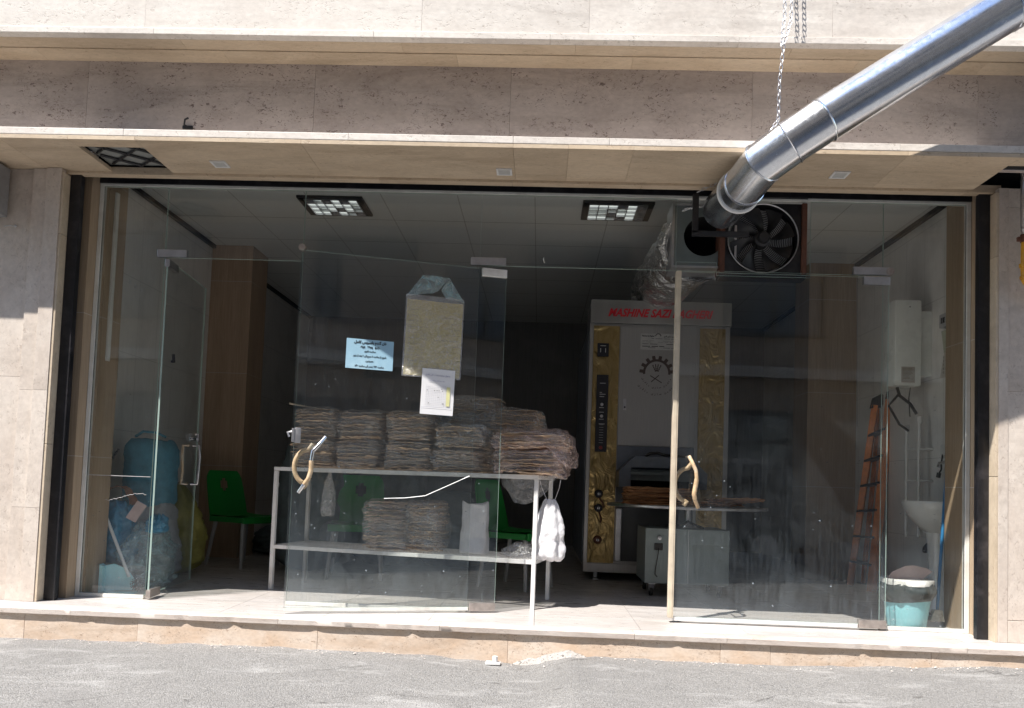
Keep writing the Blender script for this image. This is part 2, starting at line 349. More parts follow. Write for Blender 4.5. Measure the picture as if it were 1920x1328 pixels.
# glass with a film of street dust
def glass(name, dust=.04, low=.25, spk=.5, tint=(.955,.96,.95), lowz=.9):
    t = NT(name); X, Y_, Z_ = t.z()
    tr = t.new("ShaderNodeBsdfTransparent"); tr.inputs[0].default_value = (*tint, 1)
    gl = t.new("ShaderNodeBsdfGlossy"); gl.inputs['Roughness'].default_value = 0.0; gl.inputs[0].default_value = (1,1,1,1)
    ge = t.new("ShaderNodeNewGeometry"); dt = t.new("ShaderNodeVectorMath", operation='DOT_PRODUCT'); t.l.new(ge.outputs['Normal'], dt.inputs[0]); t.l.new(ge.outputs['Incoming'], dt.inputs[1])
    fr = t.ramp(t.math('POWER', t.math('SUBTRACT', 1.0, t.math('ABSOLUTE', dt.outputs['Value'])), 5.0), 0, 1, .035, 1.0)
    bn = t.new("ShaderNodeBump"); bn.inputs['Strength'].default_value = .04; bn.inputs['Distance'].default_value = .01
    t.l.new(t.noise(1.6, 1, .4), bn.inputs['Height']); t.l.new(bn.outputs[0], gl.inputs['Normal'])
    m1 = t.new("ShaderNodeMixShader"); t.l.new(fr, m1.inputs[0]); t.l.new(tr.outputs[0], m1.inputs[1]); t.l.new(gl.outputs[0], m1.inputs[2])
    df = t.new("ShaderNodeBsdfDiffuse"); df.inputs[0].default_value = (.46,.53,.60, 1)  # dust colour, tinted blue for reflected sky and haze
    tl = t.new("ShaderNodeBsdfTranslucent"); tl.inputs[0].default_value = (.42,.48,.48, 1)
    m0 = t.new("ShaderNodeMixShader"); m0.inputs[0].default_value = .35; t.l.new(df.outputs[0], m0.inputs[1]); t.l.new(tl.outputs[0], m0.inputs[2])
    grad = t.ramp(Z_, 0, lowz, 1, 0); grad = t.math('POWER', grad, 2.0)
    st = t.noise(5, 6, .7, t.mapping((14, 1, .7))); cl = t.noise(3, 6, .7, None, 1.)
    d = t.math('MULTIPLY', t.math('ADD', dust, t.math('MULTIPLY', grad, low)), t.ramp(t.math('ADD', t.math('MULTIPLY', st, .5), t.math('MULTIPLY', cl, .6)), .42, .72, .12, 2.3))
    vm = t.mapping((1, .02, 1)); ps = t.vor(26, vm); pc_ = t.new('ShaderNodeSeparateColor'); t.l.new(t.vor(26, vm, 'F1', 1), pc_.inputs[0]); psn = t.ramp(t.math('MULTIPLY', pc_.outputs[0], t.noise(4, 3, .6)), .40, .42)
    spots = t.math('MULTIPLY', t.math('MULTIPLY', t.ramp(ps, .06, .13, 1, 0), psn), t.ramp(Z_, .3, 1.7, spk, spk*.08))
    drip = t.noise(20, 2, .6, t.mapping((3.2, 1, .14)), .1); drip = t.math('MULTIPLY', t.ramp(drip, .735, .75, 0, .5), t.ramp(Z_, .0, 1.0, 1, 0))
    d = t.math('MINIMUM', t.math('ADD', t.math('ADD', d, spots), t.math('MULTIPLY', drip, spk)), .9)
    m2 = t.new("ShaderNodeMixShader"); t.l.new(d, m2.inputs[0]); t.l.new(m1.outputs[0], m2.inputs[1]); t.l.new(m0.outputs[0], m2.inputs[2])
    t.l.new(m2.outputs[0], t.out.inputs[0]); return t.m
M['glass'] = glass('dusty_glass', .006, .05, .5); M['glass_door'] = glass('very_dusty_glass', .011, .045, .75, (.95,.96,.955), 1.1)
M['glass_top'] = glass('transom_glass', .004, 0, .1)
t = NT('ground_glass_edge'); t.p(col=(.42,.55,.50), rough=.3, trans=.25); M['edge'] = t.m
# thin clear polythene
def film(name, a=.16, col=(.8,.8,.82), fs=40):
    t = NT(name); tr = t.new("ShaderNodeBsdfTransparent"); gl = t.new("ShaderNodeBsdfGlossy"); gl.inputs['Roughness'].default_value = .2
    df = t.new("ShaderNodeBsdfDiffuse"); df.inputs[0].default_value = (*col, 1)
    n = t.noise(14, 5, .6, dist=1.5); n2 = t.noise(fs, 4, .6, dist=2)
    bn = t.new("ShaderNodeBump"); bn.inputs['Strength'].default_value = 1; bn.inputs['Distance'].default_value = .02; t.l.new(n, bn.inputs['Height'])
    t.l.new(bn.outputs[0], gl.inputs['Normal'])
    m1 = t.new("ShaderNodeMixShader"); m1.inputs[0].default_value = .14; t.l.new(tr.outputs[0], m1.inputs[1]); t.l.new(gl.outputs[0], m1.inputs[2])
    d = t.math('ADD', a*.5, t.math('MULTIPLY', t.ramp(n2, .45, .7), a*2.2))
    m2 = t.new("ShaderNodeMixShader"); t.l.new(d, m2.inputs[0]); t.l.new(m1.outputs[0], m2.inputs[1]); t.l.new(df.outputs[0], m2.inputs[2])
    t.l.new(m2.outputs[0], t.out.inputs[0]); return t.m
M['film'] = film('clear_polythene', .085); M['film2'] = film('cloudy_polythene', .17, (.82,.82,.84)); M['film_pink'] = film('pinkish_film', .14, (.86,.66,.62), 14); M['film3'] = film('bluish_film', .30, (.36,.52,.56), 9)
t = NT('white_carrier_bag_plastic'); a = t.noise(12, 4, .6, dist=1.); t.p(col=t.mix(t.ramp(a, .3, .7), (.68,.68,.72), (.82,.82,.85)), rough=.38, trans=.12); t.bump(a, .35, .02); M['whitebag'] = t.m
# flatbread
def bread(name, c1, c2, c3):
    t = NT(name); a = t.noise(11, 5, .65); b = t.noise(60, 4, .7); rn = t.new("ShaderNodeObjectInfo").outputs['Random']
    c = t.mix(t.ramp(a, .35, .65), c1, c2); c = t.mix(t.ramp(b, .52, .7, 0, .7), c, c3)
    c = t.mul(c, t.mix(rn, (.72,.70,.68), (1.1,1.05,1.0))); t.p(col=c, rough=.8); t.bump(t.math('ADD', a, t.math('MULTIPLY', b, .4)), .6, .01); return t.m
M['bread'] = bread('flatbread_crust', (.84,.67,.50), (.66,.48,.33), (.34,.19,.11))
M['bread_d'] = bread('toasted_flatbread', (.66,.37,.19), (.50,.24,.11), (.24,.10,.05))
t = NT('mirrored_glow_cell'); t.b.inputs['Emission Color'].default_value = (.92,1,.96,1); t.b.inputs['Emission Strength'].default_value = .32
t.p(col=(.8,.8,.8), rough=.25); M['lamp'] = t.m  # weak emission imitates the bright street mirrored in the louvre cells

# ================================================================== setting: road, step, floor
def zroad(x):
    P = [(-30, -.35), (-4, -.185), (-3, -.178), (-1.54, -.163), (-.6, -.172), (-.15, -.195), (.02, -.19), (.2, -.138), (.7, -.142), (1.27, -.148), (2.6, -.10), (4, -.07), (30, .15)]
    for (a, za), (b, zb) in zip(P, P[1:]):
        if a <= x <= b: return za + (zb-za)*(x-a)/(b-a)
    return P[0][1]
mb = MB()
def rgrid(xs, ys, fn):
    V = [[mb.bm.verts.new((x, y, fn(x, y))) for y in ys] for x in xs]
    for i in range(len(xs)-1):
        for j in range(len(ys)-1): mb.bm.faces.new((V[i][j], V[i+1][j], V[i+1][j+1], V[i][j+1]))
xs = [-60, -30, -15, -8, -5] + [-4+.035*i for i in range(230)] + [5, 8, 15, 30, 60]
ys = [-60, -30, -20, -14, -9, -6, -4.5, -3.6, -3, -2.6] + [-2.4+.033*i for i in range(60)] + [-.43, -.3, 2, 8]
rgrid(xs, ys, lambda x, y: zroad(max(-30, min(30, x)))*(1 if y > -4 else max(0.3, 1+(y+4)*.05)) + (.006*N((x, y, 0), 2.2) + .004*N((x, y, 3), 9)+ .004*N((x, y, 3), 25) if abs(x) < 5 and y > -3 else 0) + .012*max(0, 1-abs(y+.46)/.09)*(N((x, 0, 0), 6)+.3) - .02*max(0, min(1, (-y-1)/3)))
mb.build('road', M['asphalt'], kind='structure', smooth=60)

mb = MB()     # step riser, stone by stone
jx = [-6, -4.2, -2.87, -2.22, -1.2, -.14, 1.02, 1.29, 2.15, 2.72, 3.6, 4.8, 6]
for a, b in zip(jx, jx[1:]): mb.bx(a+.0006, b-.0006, -.442+random.uniform(-.001, .001), -.40, -.45, -.034, .002)
mb.bx(-6, 6, -.40, -.2, -.45, -.034)
step = mb.build('step', M['riser'], kind='structure')
mb = MB()     # stone lip of the step with a chipped front edge
def lip(a, b):
    n = max(2, int((b-a)/.02)); prof = []
    V = []
    for i in range(n+1):
        x = a+(b-a)*i/n; ch = .003*N((x, 0, 0), 7) + .006*max(0, N((x, 5, 0), 11)-.28)*4
        dz = .010*max(0, N((x, 9, 0), 9)-.25)
        V.append([mb.bm.verts.new(p) for p in ((x, -.35, 0), (x, -.458+ch, 0), (x, -.463+ch, -.004-dz*.6), (x, -.462+ch, -.030-dz*.4), (x, -.455+ch, -.034+.004*N((x,1,0), 20)), (x, -.35, -.034))])
    for i in range(n):
        A, B = V[i], V[i+1]
        for j in range(6): mb.bm.faces.new((A[j], A[(j+1)%6], B[(j+1)%6], B[j]))
    mb.bm.faces.new(V[0]); mb.bm.faces.new(V[-1][::-1])
lx = [-6, -4.3, -2.60, -1.42, -.52, .55, 1.05, 2.33, 3.5, 6]
for a, b in zip(lx, lx[1:]): lip(a+.001, b-.001)
lipo = mb.build('step_edge', M['slabedge'], kind='structure', smooth=50)
mb = MB()     # marble floor tiles
for i in range(20):
    for j in range(15):
        x0 = -6+.6*i; y0 = -.35+.4*j
        if j > 0 and not(-3.4 < x0+.3 < 3.2): continue
        mb.bx(x0+.0012, x0+.5988, y0+.0012, y0+.3988, -.034, random.uniform(-.0006, .0004))
mb.bx(-6, 6, -.345, 5.6, -.06, -.03)
mb.build('floor', M['marble'], kind='structure')

# ================================================================== the shop building
B = thing('shop_building', 'travertine clad building front with a wide glazed ground floor bakery', 'building', (0, 0, 0))
def slabs(mb, xs, y0, y1, z0, z1, bev=.0007, jit=.0006, g=.0005):
    for a, b in zip(xs, xs[1:]):
        d = random.uniform(-jit, jit); mb.bx(a+g, b-g, y0+d, y1, z0, z1, bev)
mb = MB()
slabs(mb, [-7, -5.4, -3.84, -2.28, -.73, .19, 1.5, 2.6, 4.1, 5.6, 7], -.64, -.60, 3.252, 3.86)
slabs(mb, [-7, -4.9, -3.2, -1.6, -.1, 1.3, 2.9, 4.4, 5.2, 7], -.64, -.60, 3.862, 4.47)
slabs(mb, [-7, -5.4, -3.84, -2.28, -.73, .7, 2.1, 3.6, 5.1, 7], -.64, -.60, 4.472, 5.08)
mb.bx(-7, 7, -.60, 5.8, 3.26, 8.0); 
for k in range(5): slabs(mb, [-7+.7*(k % 2), -4.9, -3.2, -1.6, -.1, 1.3, 2.9, 4.4, 5.2, 7], -.64, -.60, 5.082+.61*k, 5.69+.61*k)
mb.build('upper_fascia', M['fascia'], B)
mb = MB(); slabs(mb, [-7, -5.1, -3.6, -2.22, -.99, -.02, 1.0, 2.2, 3.1, 4.6, 7], -.652, -.60, 3.215, 3.25, .002)
mb.build('fascia_trim', M['ledge'], B)
mb = MB()
slabs(mb, [-7, -5, -3.4, -2.1, -.85, .12, 1.3, 2.7, 4.2, 7], -.598, -.50, 3.216, 3.25, .001); slabs(mb, [-7, -4.7, -3, -1.9, -.55, .45, 1.7, 2.4, 3.9, 7], -.499, -.36, 3.210, 3.25, .001)
mb.build('upper_soffit', M['soffit'], B)
mb = MB(); slabs(mb, [-7, -5.5, -4.2, -2.75, -1.39, -.24, 1.15, 2.42, 3.7, 5, 7], -.372, -.34, 2.66, 3.212); mb.bx(-7, 7, -.34, -.30, 2.68, 3.21)
mb.build('lintel_wall', M['lintel'], B)
mb = MB(); slabs(mb, [-7, -4.6, -2.35, -1.1, -.20, .32, 1.38, 1.86, 3.2, 5, 7], -.663, -.58, 2.629, 2.668, .003)
mb.bx(-7, -2.70, -.5795, -.30, 2.6285, 2.667); mb.bx(-2.25, 2.45, -.5795, -.30, 2.6285, 2.667); mb.bx(3.03, 7, -.5795, -.30, 2.6285, 2.667)
mb.build('ledge', M['ledge'], B)
mb = MB()     # soffit round the two openings
sx = [-7, -4.6, -3.06]
slabs(mb, sx, -.662, -.22, 2.605, 2.627, .001)
mb.bx(-3.059, -2.662, -.662, -.22, 2.605, 2.627, .001)
mb.bx(-2.661, -2.286, -.662, -.566, 2.605, 2.627, .001)
slabs(mb, [-2.285, -1.36, -.20, .10, .45, 1.25, 1.9, 2.479], -.662, -.22, 2.605, 2.627, .001)
mb.bx(2.48, 3.6, -.662, -.556, 2.605, 2.627, .001); slabs(mb, [3.0, 4.6, 7], -.555, -.22, 2.605, 2.627, .001)
mb.build('soffit', M['soffit'], B)
mb = MB(); slabs(mb, [-3.0, -1.75, -1.02, -.22, .55, 1.3, 2.44, 2.64], -.222, -.165, 2.588, 2.635, .003)
mb.build('opening_trim', M['soffit'], B)
mb = MB()     # slab between ceiling and soffit, black boxes coloured as the dark voids over the openings
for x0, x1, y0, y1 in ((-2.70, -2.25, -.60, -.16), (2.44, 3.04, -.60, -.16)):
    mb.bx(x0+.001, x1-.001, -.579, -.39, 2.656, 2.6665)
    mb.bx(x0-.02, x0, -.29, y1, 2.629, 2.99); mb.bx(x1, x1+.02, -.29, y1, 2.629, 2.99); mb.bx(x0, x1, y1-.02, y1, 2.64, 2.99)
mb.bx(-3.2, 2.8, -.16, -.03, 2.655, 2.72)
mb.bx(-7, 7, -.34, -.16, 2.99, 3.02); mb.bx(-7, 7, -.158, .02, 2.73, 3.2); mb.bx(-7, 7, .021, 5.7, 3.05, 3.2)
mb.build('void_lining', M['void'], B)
mb = MB()     # pilasters with shallow steps, then the reveals
zj = [-.0, 1.19, 2.604]
for (x0, x1, y) in ((-7, -4.6, -.235), (-4.6, -3.13, -.235), (-3.13, -3.035, -.25), (-3.035, -2.945, -.265)):
    zz = [.0, 1.33, 2.603] if x0 == -4.6 else [.0, .55, 1.25, 2.603] if x1 > -3.1 else [0, 1.19, 2.603]
    for a, b in zip(zz, zz[1:]): mb.bx(x0+.0006, x1-.0006, y, -.12, a+.001, b-.0005, .0012)
mb.bx(-7, -2.96, -.118, .24, 0, 2.725); mb.bx(-7, -3.24, .241, 5.7, 0, 2.725); mb.build('pilaster', M['pilaster'], B); mb = MB()
for (x0, x1) in ((2.605, 2.66), (2.66, 3.02), (3.02, 4.6), (4.6, 7)):
    zz = [.0, 2.603] if x0 < 2.65 else [.125, 1.42, 2.49, 2.603]
    for a, b in zip(zz, zz[1:]): mb.bx(x0+.0006, x1-.0006, -.262 if x0 < 2.65 else -.258, -.12, a+.001, b-.0005, .0012)
mb.bx(2.662, 7, -.262, -.12, .001, .123, .002)
mb.bx(2.70, 7, -.118, .24, 0, 2.725); mb.bx(2.975, 7, .241, 5.7, 0, 2.725)
mb.build('pilaster', M['pilaster'], B)
for u0, u1 in ((-2.9445, -2.93), (2.59, 2.6045)):
    mb = MB()
    for a, b in ((.0, .93), (.932, 2.2), (2.202, 2.578)): mb.bx(u0, u1, -.26, -.10, a+.001, b, .001)
    mb.build('reveal', M['reveal'], B)
for s in (-1, 1):
    mb = MB(); xo, xi = (-2.96, -2.855) if s < 0 else (2.70, 2.585)
    mb.bx(min(xo, xi), max(xo, xi), -.098, -.012, 0, 2.738)
    xi2 = -2.80 if s < 0 else 2.56
    xi2 = -2.812 if s < 0 else 2.566
    mb.bx(min(xo, xi2), max(xo, xi2), .024, .24, 0, 2.998)
    mb.build('jamb', M['wood'], B)
mb = MB(); mb.bx(-3.239, -3.23, .20, 5.64, 0, 3.0); mb.build('left_wall', M['walltile'], B)
mb = MB(); mb.bx(2.965, 2.974, .20, 5.64, 0, 3.0); mb.build('right_wall', M['walltile'], B)
mb = MB(); mb.bx(-3.23, 2.965, .025, .05, 2.625, 2.999); mb.build('header_wall', M['walltile'], B)
mb = MB(); mb.bx(-3.23, 2.965, 5.63, 5.66, 0, 3.0); mb.build('back_wall', M['backtile'], B)
mb = MB(); mb.bx(-3.24, 2.975, .0215, 5.66, 3.0, 3.04); mb.build('ceiling', M['ceiling'], B)
for u0, u1 in ((-3.229, -3.195), (2.93, 2.964)): mb = MB(); mb.bx(u0, u1, .26, 5.62, 2.965, 2.999); mb.build('cornice', M['blackmetal'], B)
mb = MB(); mb.bx(-3.229, -2.83, 2.5, 2.9, 0, 2.999); mb.build('tiled_column', M['wood_dark'], B); mb = MB(); mb.bx(2.51, 2.964, 2.6, 3.0, 0, 2.999); mb.build('tiled_column', M['wood'], B)
# black shutter guides
for s, (x0, x1) in ((-1, (-2.929, -2.862)), (1, (2.525, 2.589))):
    mb = MB(); mb.bx(x0, x1, -.20, -.165, .002, 2.60, .003); 
    a, b = (x0, x0+.03) if s < 0 else (x1-.03, x1)
    mb.bx(a, b, -.164, -.10, .002, 2.60, .003)
    mb.build('shutter_guide', M['black'], B)
mb = MB(); mb.bx(-2.86, 2.585, -.02, .02, 2.6125, 2.728, .001); mb.build('shutter_slot', M['black'], B)  # solid black bar stands for the dark gap above the frame

# lattice in the left soffit opening, a dim window pane behind it
g = thing('soffit_grille', 'black diamond lattice in the left soffit opening above the door', 'grille', (-2.475, -.39, 2.638))
mb = MB(); z = .002
for k in range(-4, 5):
    for sgn in (1, -1):
        pts = []
        for q in (-1, 1):
            pts.append(Vector((k*.19+sgn*q*.36, q*.30, z)))
        a, b = pts; out = []
        for i in range(41):
            p = a.lerp(b, i/40)
            if abs(p.x) < .18 and abs(p.y) < .165: out.append(p)
        if len(out) > 1: mb.tube([out[0], out[-1]], .0075, 6)
for i in range(-2, 3):
    for j in range(-3, 4):
        p = Vector((i*.19+(.095 if j % 2 else 0), j*.0792, z))
        if abs(p.x) < .17 and abs(p.y) < .155: mb.lathe([(.012, -.006), (.012, .006)], p, 10)
mb.build('lattice', M['blackmetal'], g, 40)
mb = MB(); mb.bx(-.20, .20, -.17, .18, .012, .015); mb.build('pane', simple('dim_grey_board', (.26,.27,.26), .5), g)
# three small flush lights
for i, (u, v, l) in enumerate(((413, 296, 'small square recessed spotlight at the left end of the stone soffit'), (946, 310, 'small square recessed spotlight in the middle of the stone soffit'), (1575, 315, 'small square recessed spotlight on the soffit right of the steel pipe'))):
    x, y = ((-1.93, -.37), (-.262, -.345), (1.64, -.40))[i]
    if i == 0:
        sp = thing('recessed_spotlight', l, 'spotlight', (x, y, 2.602), group='soffit spotlights'); mb = MB()
        for a in ((-.045, .045, -.045, -.034), (-.045, .045, .034, .045), (-.045, -.034, -.034, .034), (.034, .045, -.034, .034)): mb.bx(*a, -.004, .0028)
        mb.build('frame', M['white'], sp); mb = MB(); mb.bx(-.034, .034, -.034, .034, -.001, .0028); mb.build('diffuser', simple('grey_diffuser', (.5,.5,.48), .3), sp)
        sp0 = sp
    else: dup(sp0, (x, y, 2.602), 0, l)
# nail bracket on the lintel
mb = MB(); mb.tube([(0, 0, 0), (-.01, -.03, .0), (.0, -.045, .025), (.02, -.045, .035)], .006, 6); mb.bx(-.03, .03, -.012, 0, -.014, .006, .003)
q = W(352, 238, -.38); mb.build('wall_hook', M['blackmetal'], None, 40, 'small dark broken hook on the grey stone just above the white ledge', 'hook', (q.x, -.374, q.z))

# ================================================================== glazing
G = thing('shopfront_glazing', 'fixed frameless glazing of the bakery front in a slim cream frame', 'glazing', (0, 0, 0))
mb = MB()
mb.bx(-2.854, -2.828, -.012, .022, .001, 2.612, .002); mb.bx(2.558, 2.584, -.012, .022, .001, 2.612, .002)
mb.bx(-2.828, 1.02, -.012, .022, 2.597, 2.612, .001); mb.bx(1.60, 2.558, -.012, .022, 2.597, 2.612, .001); mb.bx(1.02, 1.60, .0, .022, 2.598, 2.611, .001)
mb.build('frame', M['alu'], G)
for a, b in ((-2.828, -2.42), (-1.53, -.42), (2.06, 2.558)): mb = MB(); mb.bx(a, b, -.012, .016, .001, .024, .002); mb.build('sill_channel', M['alu'], G)
def pane(x0, x1, z0, z1, mat, name='pane', y=0, parent=None, hole=None):
    mb = MB(); mb.bx(x0, x1, y-.005, y+.005, z0, z1)
    me = mb.mesh(name, [mat, M['edge']])
    for p in me.polygons:
        if abs(p.normal.y) < .5: p.material_index = 1
    o = bpy.data.objects.new(name, me); COL.objects.link(o); o.parent = parent or G; return o
pane(-2.828, -2.415, .024, 2.594, M['glass']); pane(-1.53, -.415, .024, 2.594, M['glass']); pane(2.062, 2.558, .024, 2.594, M['glass'])
pane(-2.412, -1.533, 2.145, 2.594, M['glass_top']); pane(-.412, .80, 2.145, 2.594, M['glass_top']); pane(1.62, 2.059, 2.145, 2.594, M['glass_top'])
pane(.803, 1.05, 2.145, 2.2, M['glass_top']); pane(1.05, 1.62, 2.120, 2.148, M['glass_top'])
def patch(mb, x0, x1, z0, z1, t=.014): mb.bx(x0, x1, -t, t, z0, z1, .003)
for a in ((-2.46, -2.27), (-.47, -.25), (1.88, 2.10)):
    mb = MB(); patch(mb, a[0], a[1], 2.146, 2.195); mb.build('patch_fitting', M['satin'], G)
for gx, gz in ((-1.535, 2.23), (2.10, 2.17)): mb = MB(); mb.lathe([(.001, -.02), (.022, -.02), (.024, -.008), (.024, .012)], (gx, 0, gz), 20, 'y'); mb.build('glass_clamp', M['dirtysteel'], G, 40)
mb = MB(); pts = []       # wavy silicone smear across the left pane
for i in range(60):
    s = i/59; pts.append((-2.70+.26*s, -.008, .60+.05*math.sin(s*2.2+.2)*s*1.3+.010*N((s, 0, 0), 16)))
mb.tube(pts, .0012, 5); mb.build('glue_smear', M['greyplastic'], G); mb = MB(); mb.bx(-2.82, -2.42, -.0075, -.006, .753, .757); mb.build('tape_line', M['greyplastic'], G)
mb = MB(); mb.tube([W(720, 935, -.02), W(760, 934, -.02), W(797, 930, -.02), W(838, 912, -.02), W(880, 893, -.02)], .003, 7)
mb.build('bent_rod', M['satin'], G, 40)
mb = MB(); mb.tube([W(1020, 483, -.008), W(1019, 487, -.008), W(1021, 493, -.008)], .0025, 5); mb.build('hook', M['white'], G)

# the swinging doors; local x runs from the hinge to the free edge, local +y faces the street
def door(w, loc, rz, label, kind):
    D = thing('glass_door', label, 'door', loc, rz, 'glass doors of the bakery')
    pane(-.055, w, .035, 2.125, M['glass_door'], 'pane', 0, D)
    mb = MB(); patch(mb, -.057, .105, .012, .06); mb.build('bottom_patch', M['dirtysteel'], D)
    mb = MB(); patch(mb, -.057, .10, 2.078, 2.128, .015)
    for hx in (-.01, .06): mb.lathe([(.001, .0165), (.009, .0165), (.009, .0)], (hx, 0, 2.103), 10, 'y')
    mb.build('top_patch', M['satin'] if kind != 2 else M['white'], D)
    return D
d2 = door(1.19, (-.30, .02, 0), R(180+15.9), 'glass door with paper notices, swung out over the left fixed pane', 2)
d3 = door(1.23, (2.03, -.03, 0), R(181.0), 'closed glass door at the right with a beige strip down its edge', 3)
d1 = door(.68, (-2.385, .02, 0), R(96), 'glass door at the left, pushed open into the shop', 1)
# door 2 pull handles: bowed tubes on both faces
def handles(D, x, z, mirror=1):
    mb = MB()       # street side: S-shaped bar
    P = [(-.085, .17, .03), (-.052, .125, .055), (-.018, .085, .06), (-.012, .03, .06), (-.012, -.03, .06), (.0, -.075, .06), (.03, -.12, .05), (.052, -.155, .03)]
    if mirror < 0: P = [(.02, .165, .03), (.002, .12, .055), (-.016, .08, .06), (-.022, .03, .06), (-.014, -.02, .06), (-.008, -.06, .06), (-.018, -.10, .05), (-.040, -.14, .03)]
    sm = []
    for i in range(len(P)-1):
        for k in range(4):
            a, b = Vector(P[i]), Vector(P[i+1]); sm.append(a.lerp(b, k/4))
    sm.append(Vector(P[-1]))
    Q = [(x+p.x, p.z, z+p.y) for p in sm]
    h = mb.tube(Q, .0115, 10); 
    hd = mb.build('pull_handle', M['wrap'] if mirror < 0 else M['chrome'], D, 60)
    mb = MB(); mb.tube([(q[0], q[1], q[2]) for q in Q[12:24]], .0135, 10); mb.build('tape_wrap', M['wrap'], hd, 60)
    mb = MB()
    for zz in (.075, -.075): mb.cyl((x-.012, -.06, z+zz), (x-.012, .062, z+zz), .006, 8)
    mb.build('bolt', M['blackmetal'], hd, 40)
    mb = MB(); A = []
    for i in range(17):
        a = math.pi*(-.5+i/16); A.append((x+.01+.075*math.cos(a)*1, -.055, z-.005+.10*math.sin(a)))
    A = [(.04+x-.012-.045, -.05, z+.13)] + A[::-1] + [(x+.03, -.05, z-.13)]
    mb.tube(A, .014, 10); mb.build('pull_handle', M['wrap'], D, 60, 'bowed handle wrapped in tan tape')
handles(d2, 1.19-.105, .855, 1); handles(d3, 1.23-.115, .83, -1)
mb = MB(); mb.bx(1.175, 1.192, -.020, .020, .99, 1.07, .003); mb.bx(1.14, 1.176, .006, .016, .985, 1.075, .006); mb.tube([(1.192, 0, 1.05), (1.215, 0, 1.045), (1.205, 0, 1.02)], .008, 8); mb.build('lock_box', M['satin'], d2, 40)
mb = MB(); mb.bx(1.212, 1.236, -.021, .021, .03, 2.125, .003); mb.bx(1.205, 1.2115, .006, .018, .03, 2.125); mb.build('edge_strip', M['beige'], d3)
mb = MB(); mb.bx(.11, 1.205, -.008, .008, .012, .034, .001); mb.build('bottom_strip', M['white'], d3)  # thin white strip along the door's bottom edge
mb = MB(); mb.bx(.11, 1.188, -.006, .006, .014, .034, .001); mb.build('bottom_strip', M['alu'], d2)  # matching pale strip under the opened door
for yy in (-.055, .055):
    mb = MB(); zz = .85
    mb.tube([(.56, yy*.2, zz+.13), (.56, yy, zz+.13), (.57, yy*1.1, zz+.05), (.575, yy, zz-.05), (.56, yy, zz-.14), (.56, yy*.2, zz-.14)], .010, 10)
    mb.build('pull_handle', M['satin'] if yy < 0 else M['wrap'], d1, 60)
mb = MB(); mb.tube([(.60, -.01, 1.06), (.60, -.03, 1.06), (.60, -.03, 1.01)], .012, 8); mb.bx(.56, .64, -.012, .012, 1.02, 1.04, .004); mb.build('lock_box', M['chrome'], d1, 40)
mb = MB(); mb.tube([(.10, -.012, 1.55), (.115, -.012, 1.50), (.085, -.012, 1.50)], .01, 6); mb.build('sticker', M['ink'], d1)

# notices on the opened door
def on_door(u, v, off=.0075):            # local place on door 2 of a photo position
    n = Matrix.Rotation(d2.rotation_euler.z, 3, 'Z') @ Vector((0, 1, 0)); o = Vector(d2.location)
    dr = fwd + rt*((u-960)/F) - up*((v-CY)/F); t = (o + n*off - CAM).dot(n)/dr.dot(n); p = CAM + dr*t
    l = Matrix.Rotation(-d2.rotation_euler.z, 3, 'Z') @ (p-o); return l.x, l.z
def notice(name, label, u0, v0, u1, v1, mat, off, tilt=0, cat='notice'):
    xa, za = on_door(u0, v0); xb, zb = on_door(u1, v1); w, h = abs(xa-xb), abs(za-zb)
    c = Vector(((xa+xb)/2, off, (za+zb)/2)); wl_ = Matrix.Rotation(d2.rotation_euler.z, 3, 'Z') @ c + Vector(d2.location)
    T = thing(name, label, cat, wl_, d2.rotation_euler.z + math.pi, None); T.rotation_euler = (0, tilt, d2.rotation_euler.z+math.pi)
    mb = MB(); nu, nv = 10, 8
    mb.grid(lambda a, b: (w*(a-.5), -.0002-.0006*abs(N((a*2, b*2, u0)))*(abs(a-.5)+abs(b-.5)), h*(b-.5)), nu, nv)
    mb.build('sheet', mat, T, 60); return T, w, h
T1, w1, h1 = notice('paper_notice', 'pale blue printed notice taped on the opened glass door', 650, 634, 736, 696, M['paper_b'], .0085, R(.5))
L = [('نان گندم باسبوس کامل', .39, .021, .68, .0008), ('۰۹۱۸  ۳۷۵  ۵۰۲۰', .25, .020, .42, .0007), ('ساعت کاری', .10, .013, .24, .0004), ('شروع از ساعت ۵ صبح الی ۲ بعد از ظهر', -.07, .014, .70, .0004), ('همچنین', -.235, .013, .17, .0004), ('ساعت ۳/۳۰ عصر الی ساعت ۶/۳۰', -.40, .014, .62, .0004)]
for s_, zz, sz, ww, bo in L:
    tx = text(fa(s_) if not s_[0] in '۰' else s_, sz, M['ink'], T1, (0, -.0013, h1*zz), width=w1*ww, bold=bo)
T2, w2, h2 = notice('card_notice', 'faded yellow handwritten card in a clear pouch on the opened door', 763, 561, 862, 710, M['paper_y'], .0085, R(.9))
mb = MB()       # clear pouch, folded to a peak above the card
x0, x1 = -w2*.53, w2*.52; zt = h2*.5
for poly in ([(x0, zt+.015), (-.085, zt+.155), (-.03, zt+.158), (-.075, zt+.04)], [(-.03, zt+.16), (.075, zt+.155), (.02, zt+.075), (-.02, zt+.05), (-.075, zt+.04)], [(.077, zt+.157), (x1, zt+.01), (.06, zt+.03), (.03, zt+.075)]):
    mb.prism([(a, b) for a, b in poly], -.004+.0013*len(poly), -.003+.0013*len(poly))
pc = mb.build('clear_pouch', M['film3'], T2); mb = MB(); mb.bx(x0, x1, -.006, -.0055, -h2*.52, zt+.03); mb.build('pouch_front', M['film'], T2)
mb = MB(); random.seed(3)
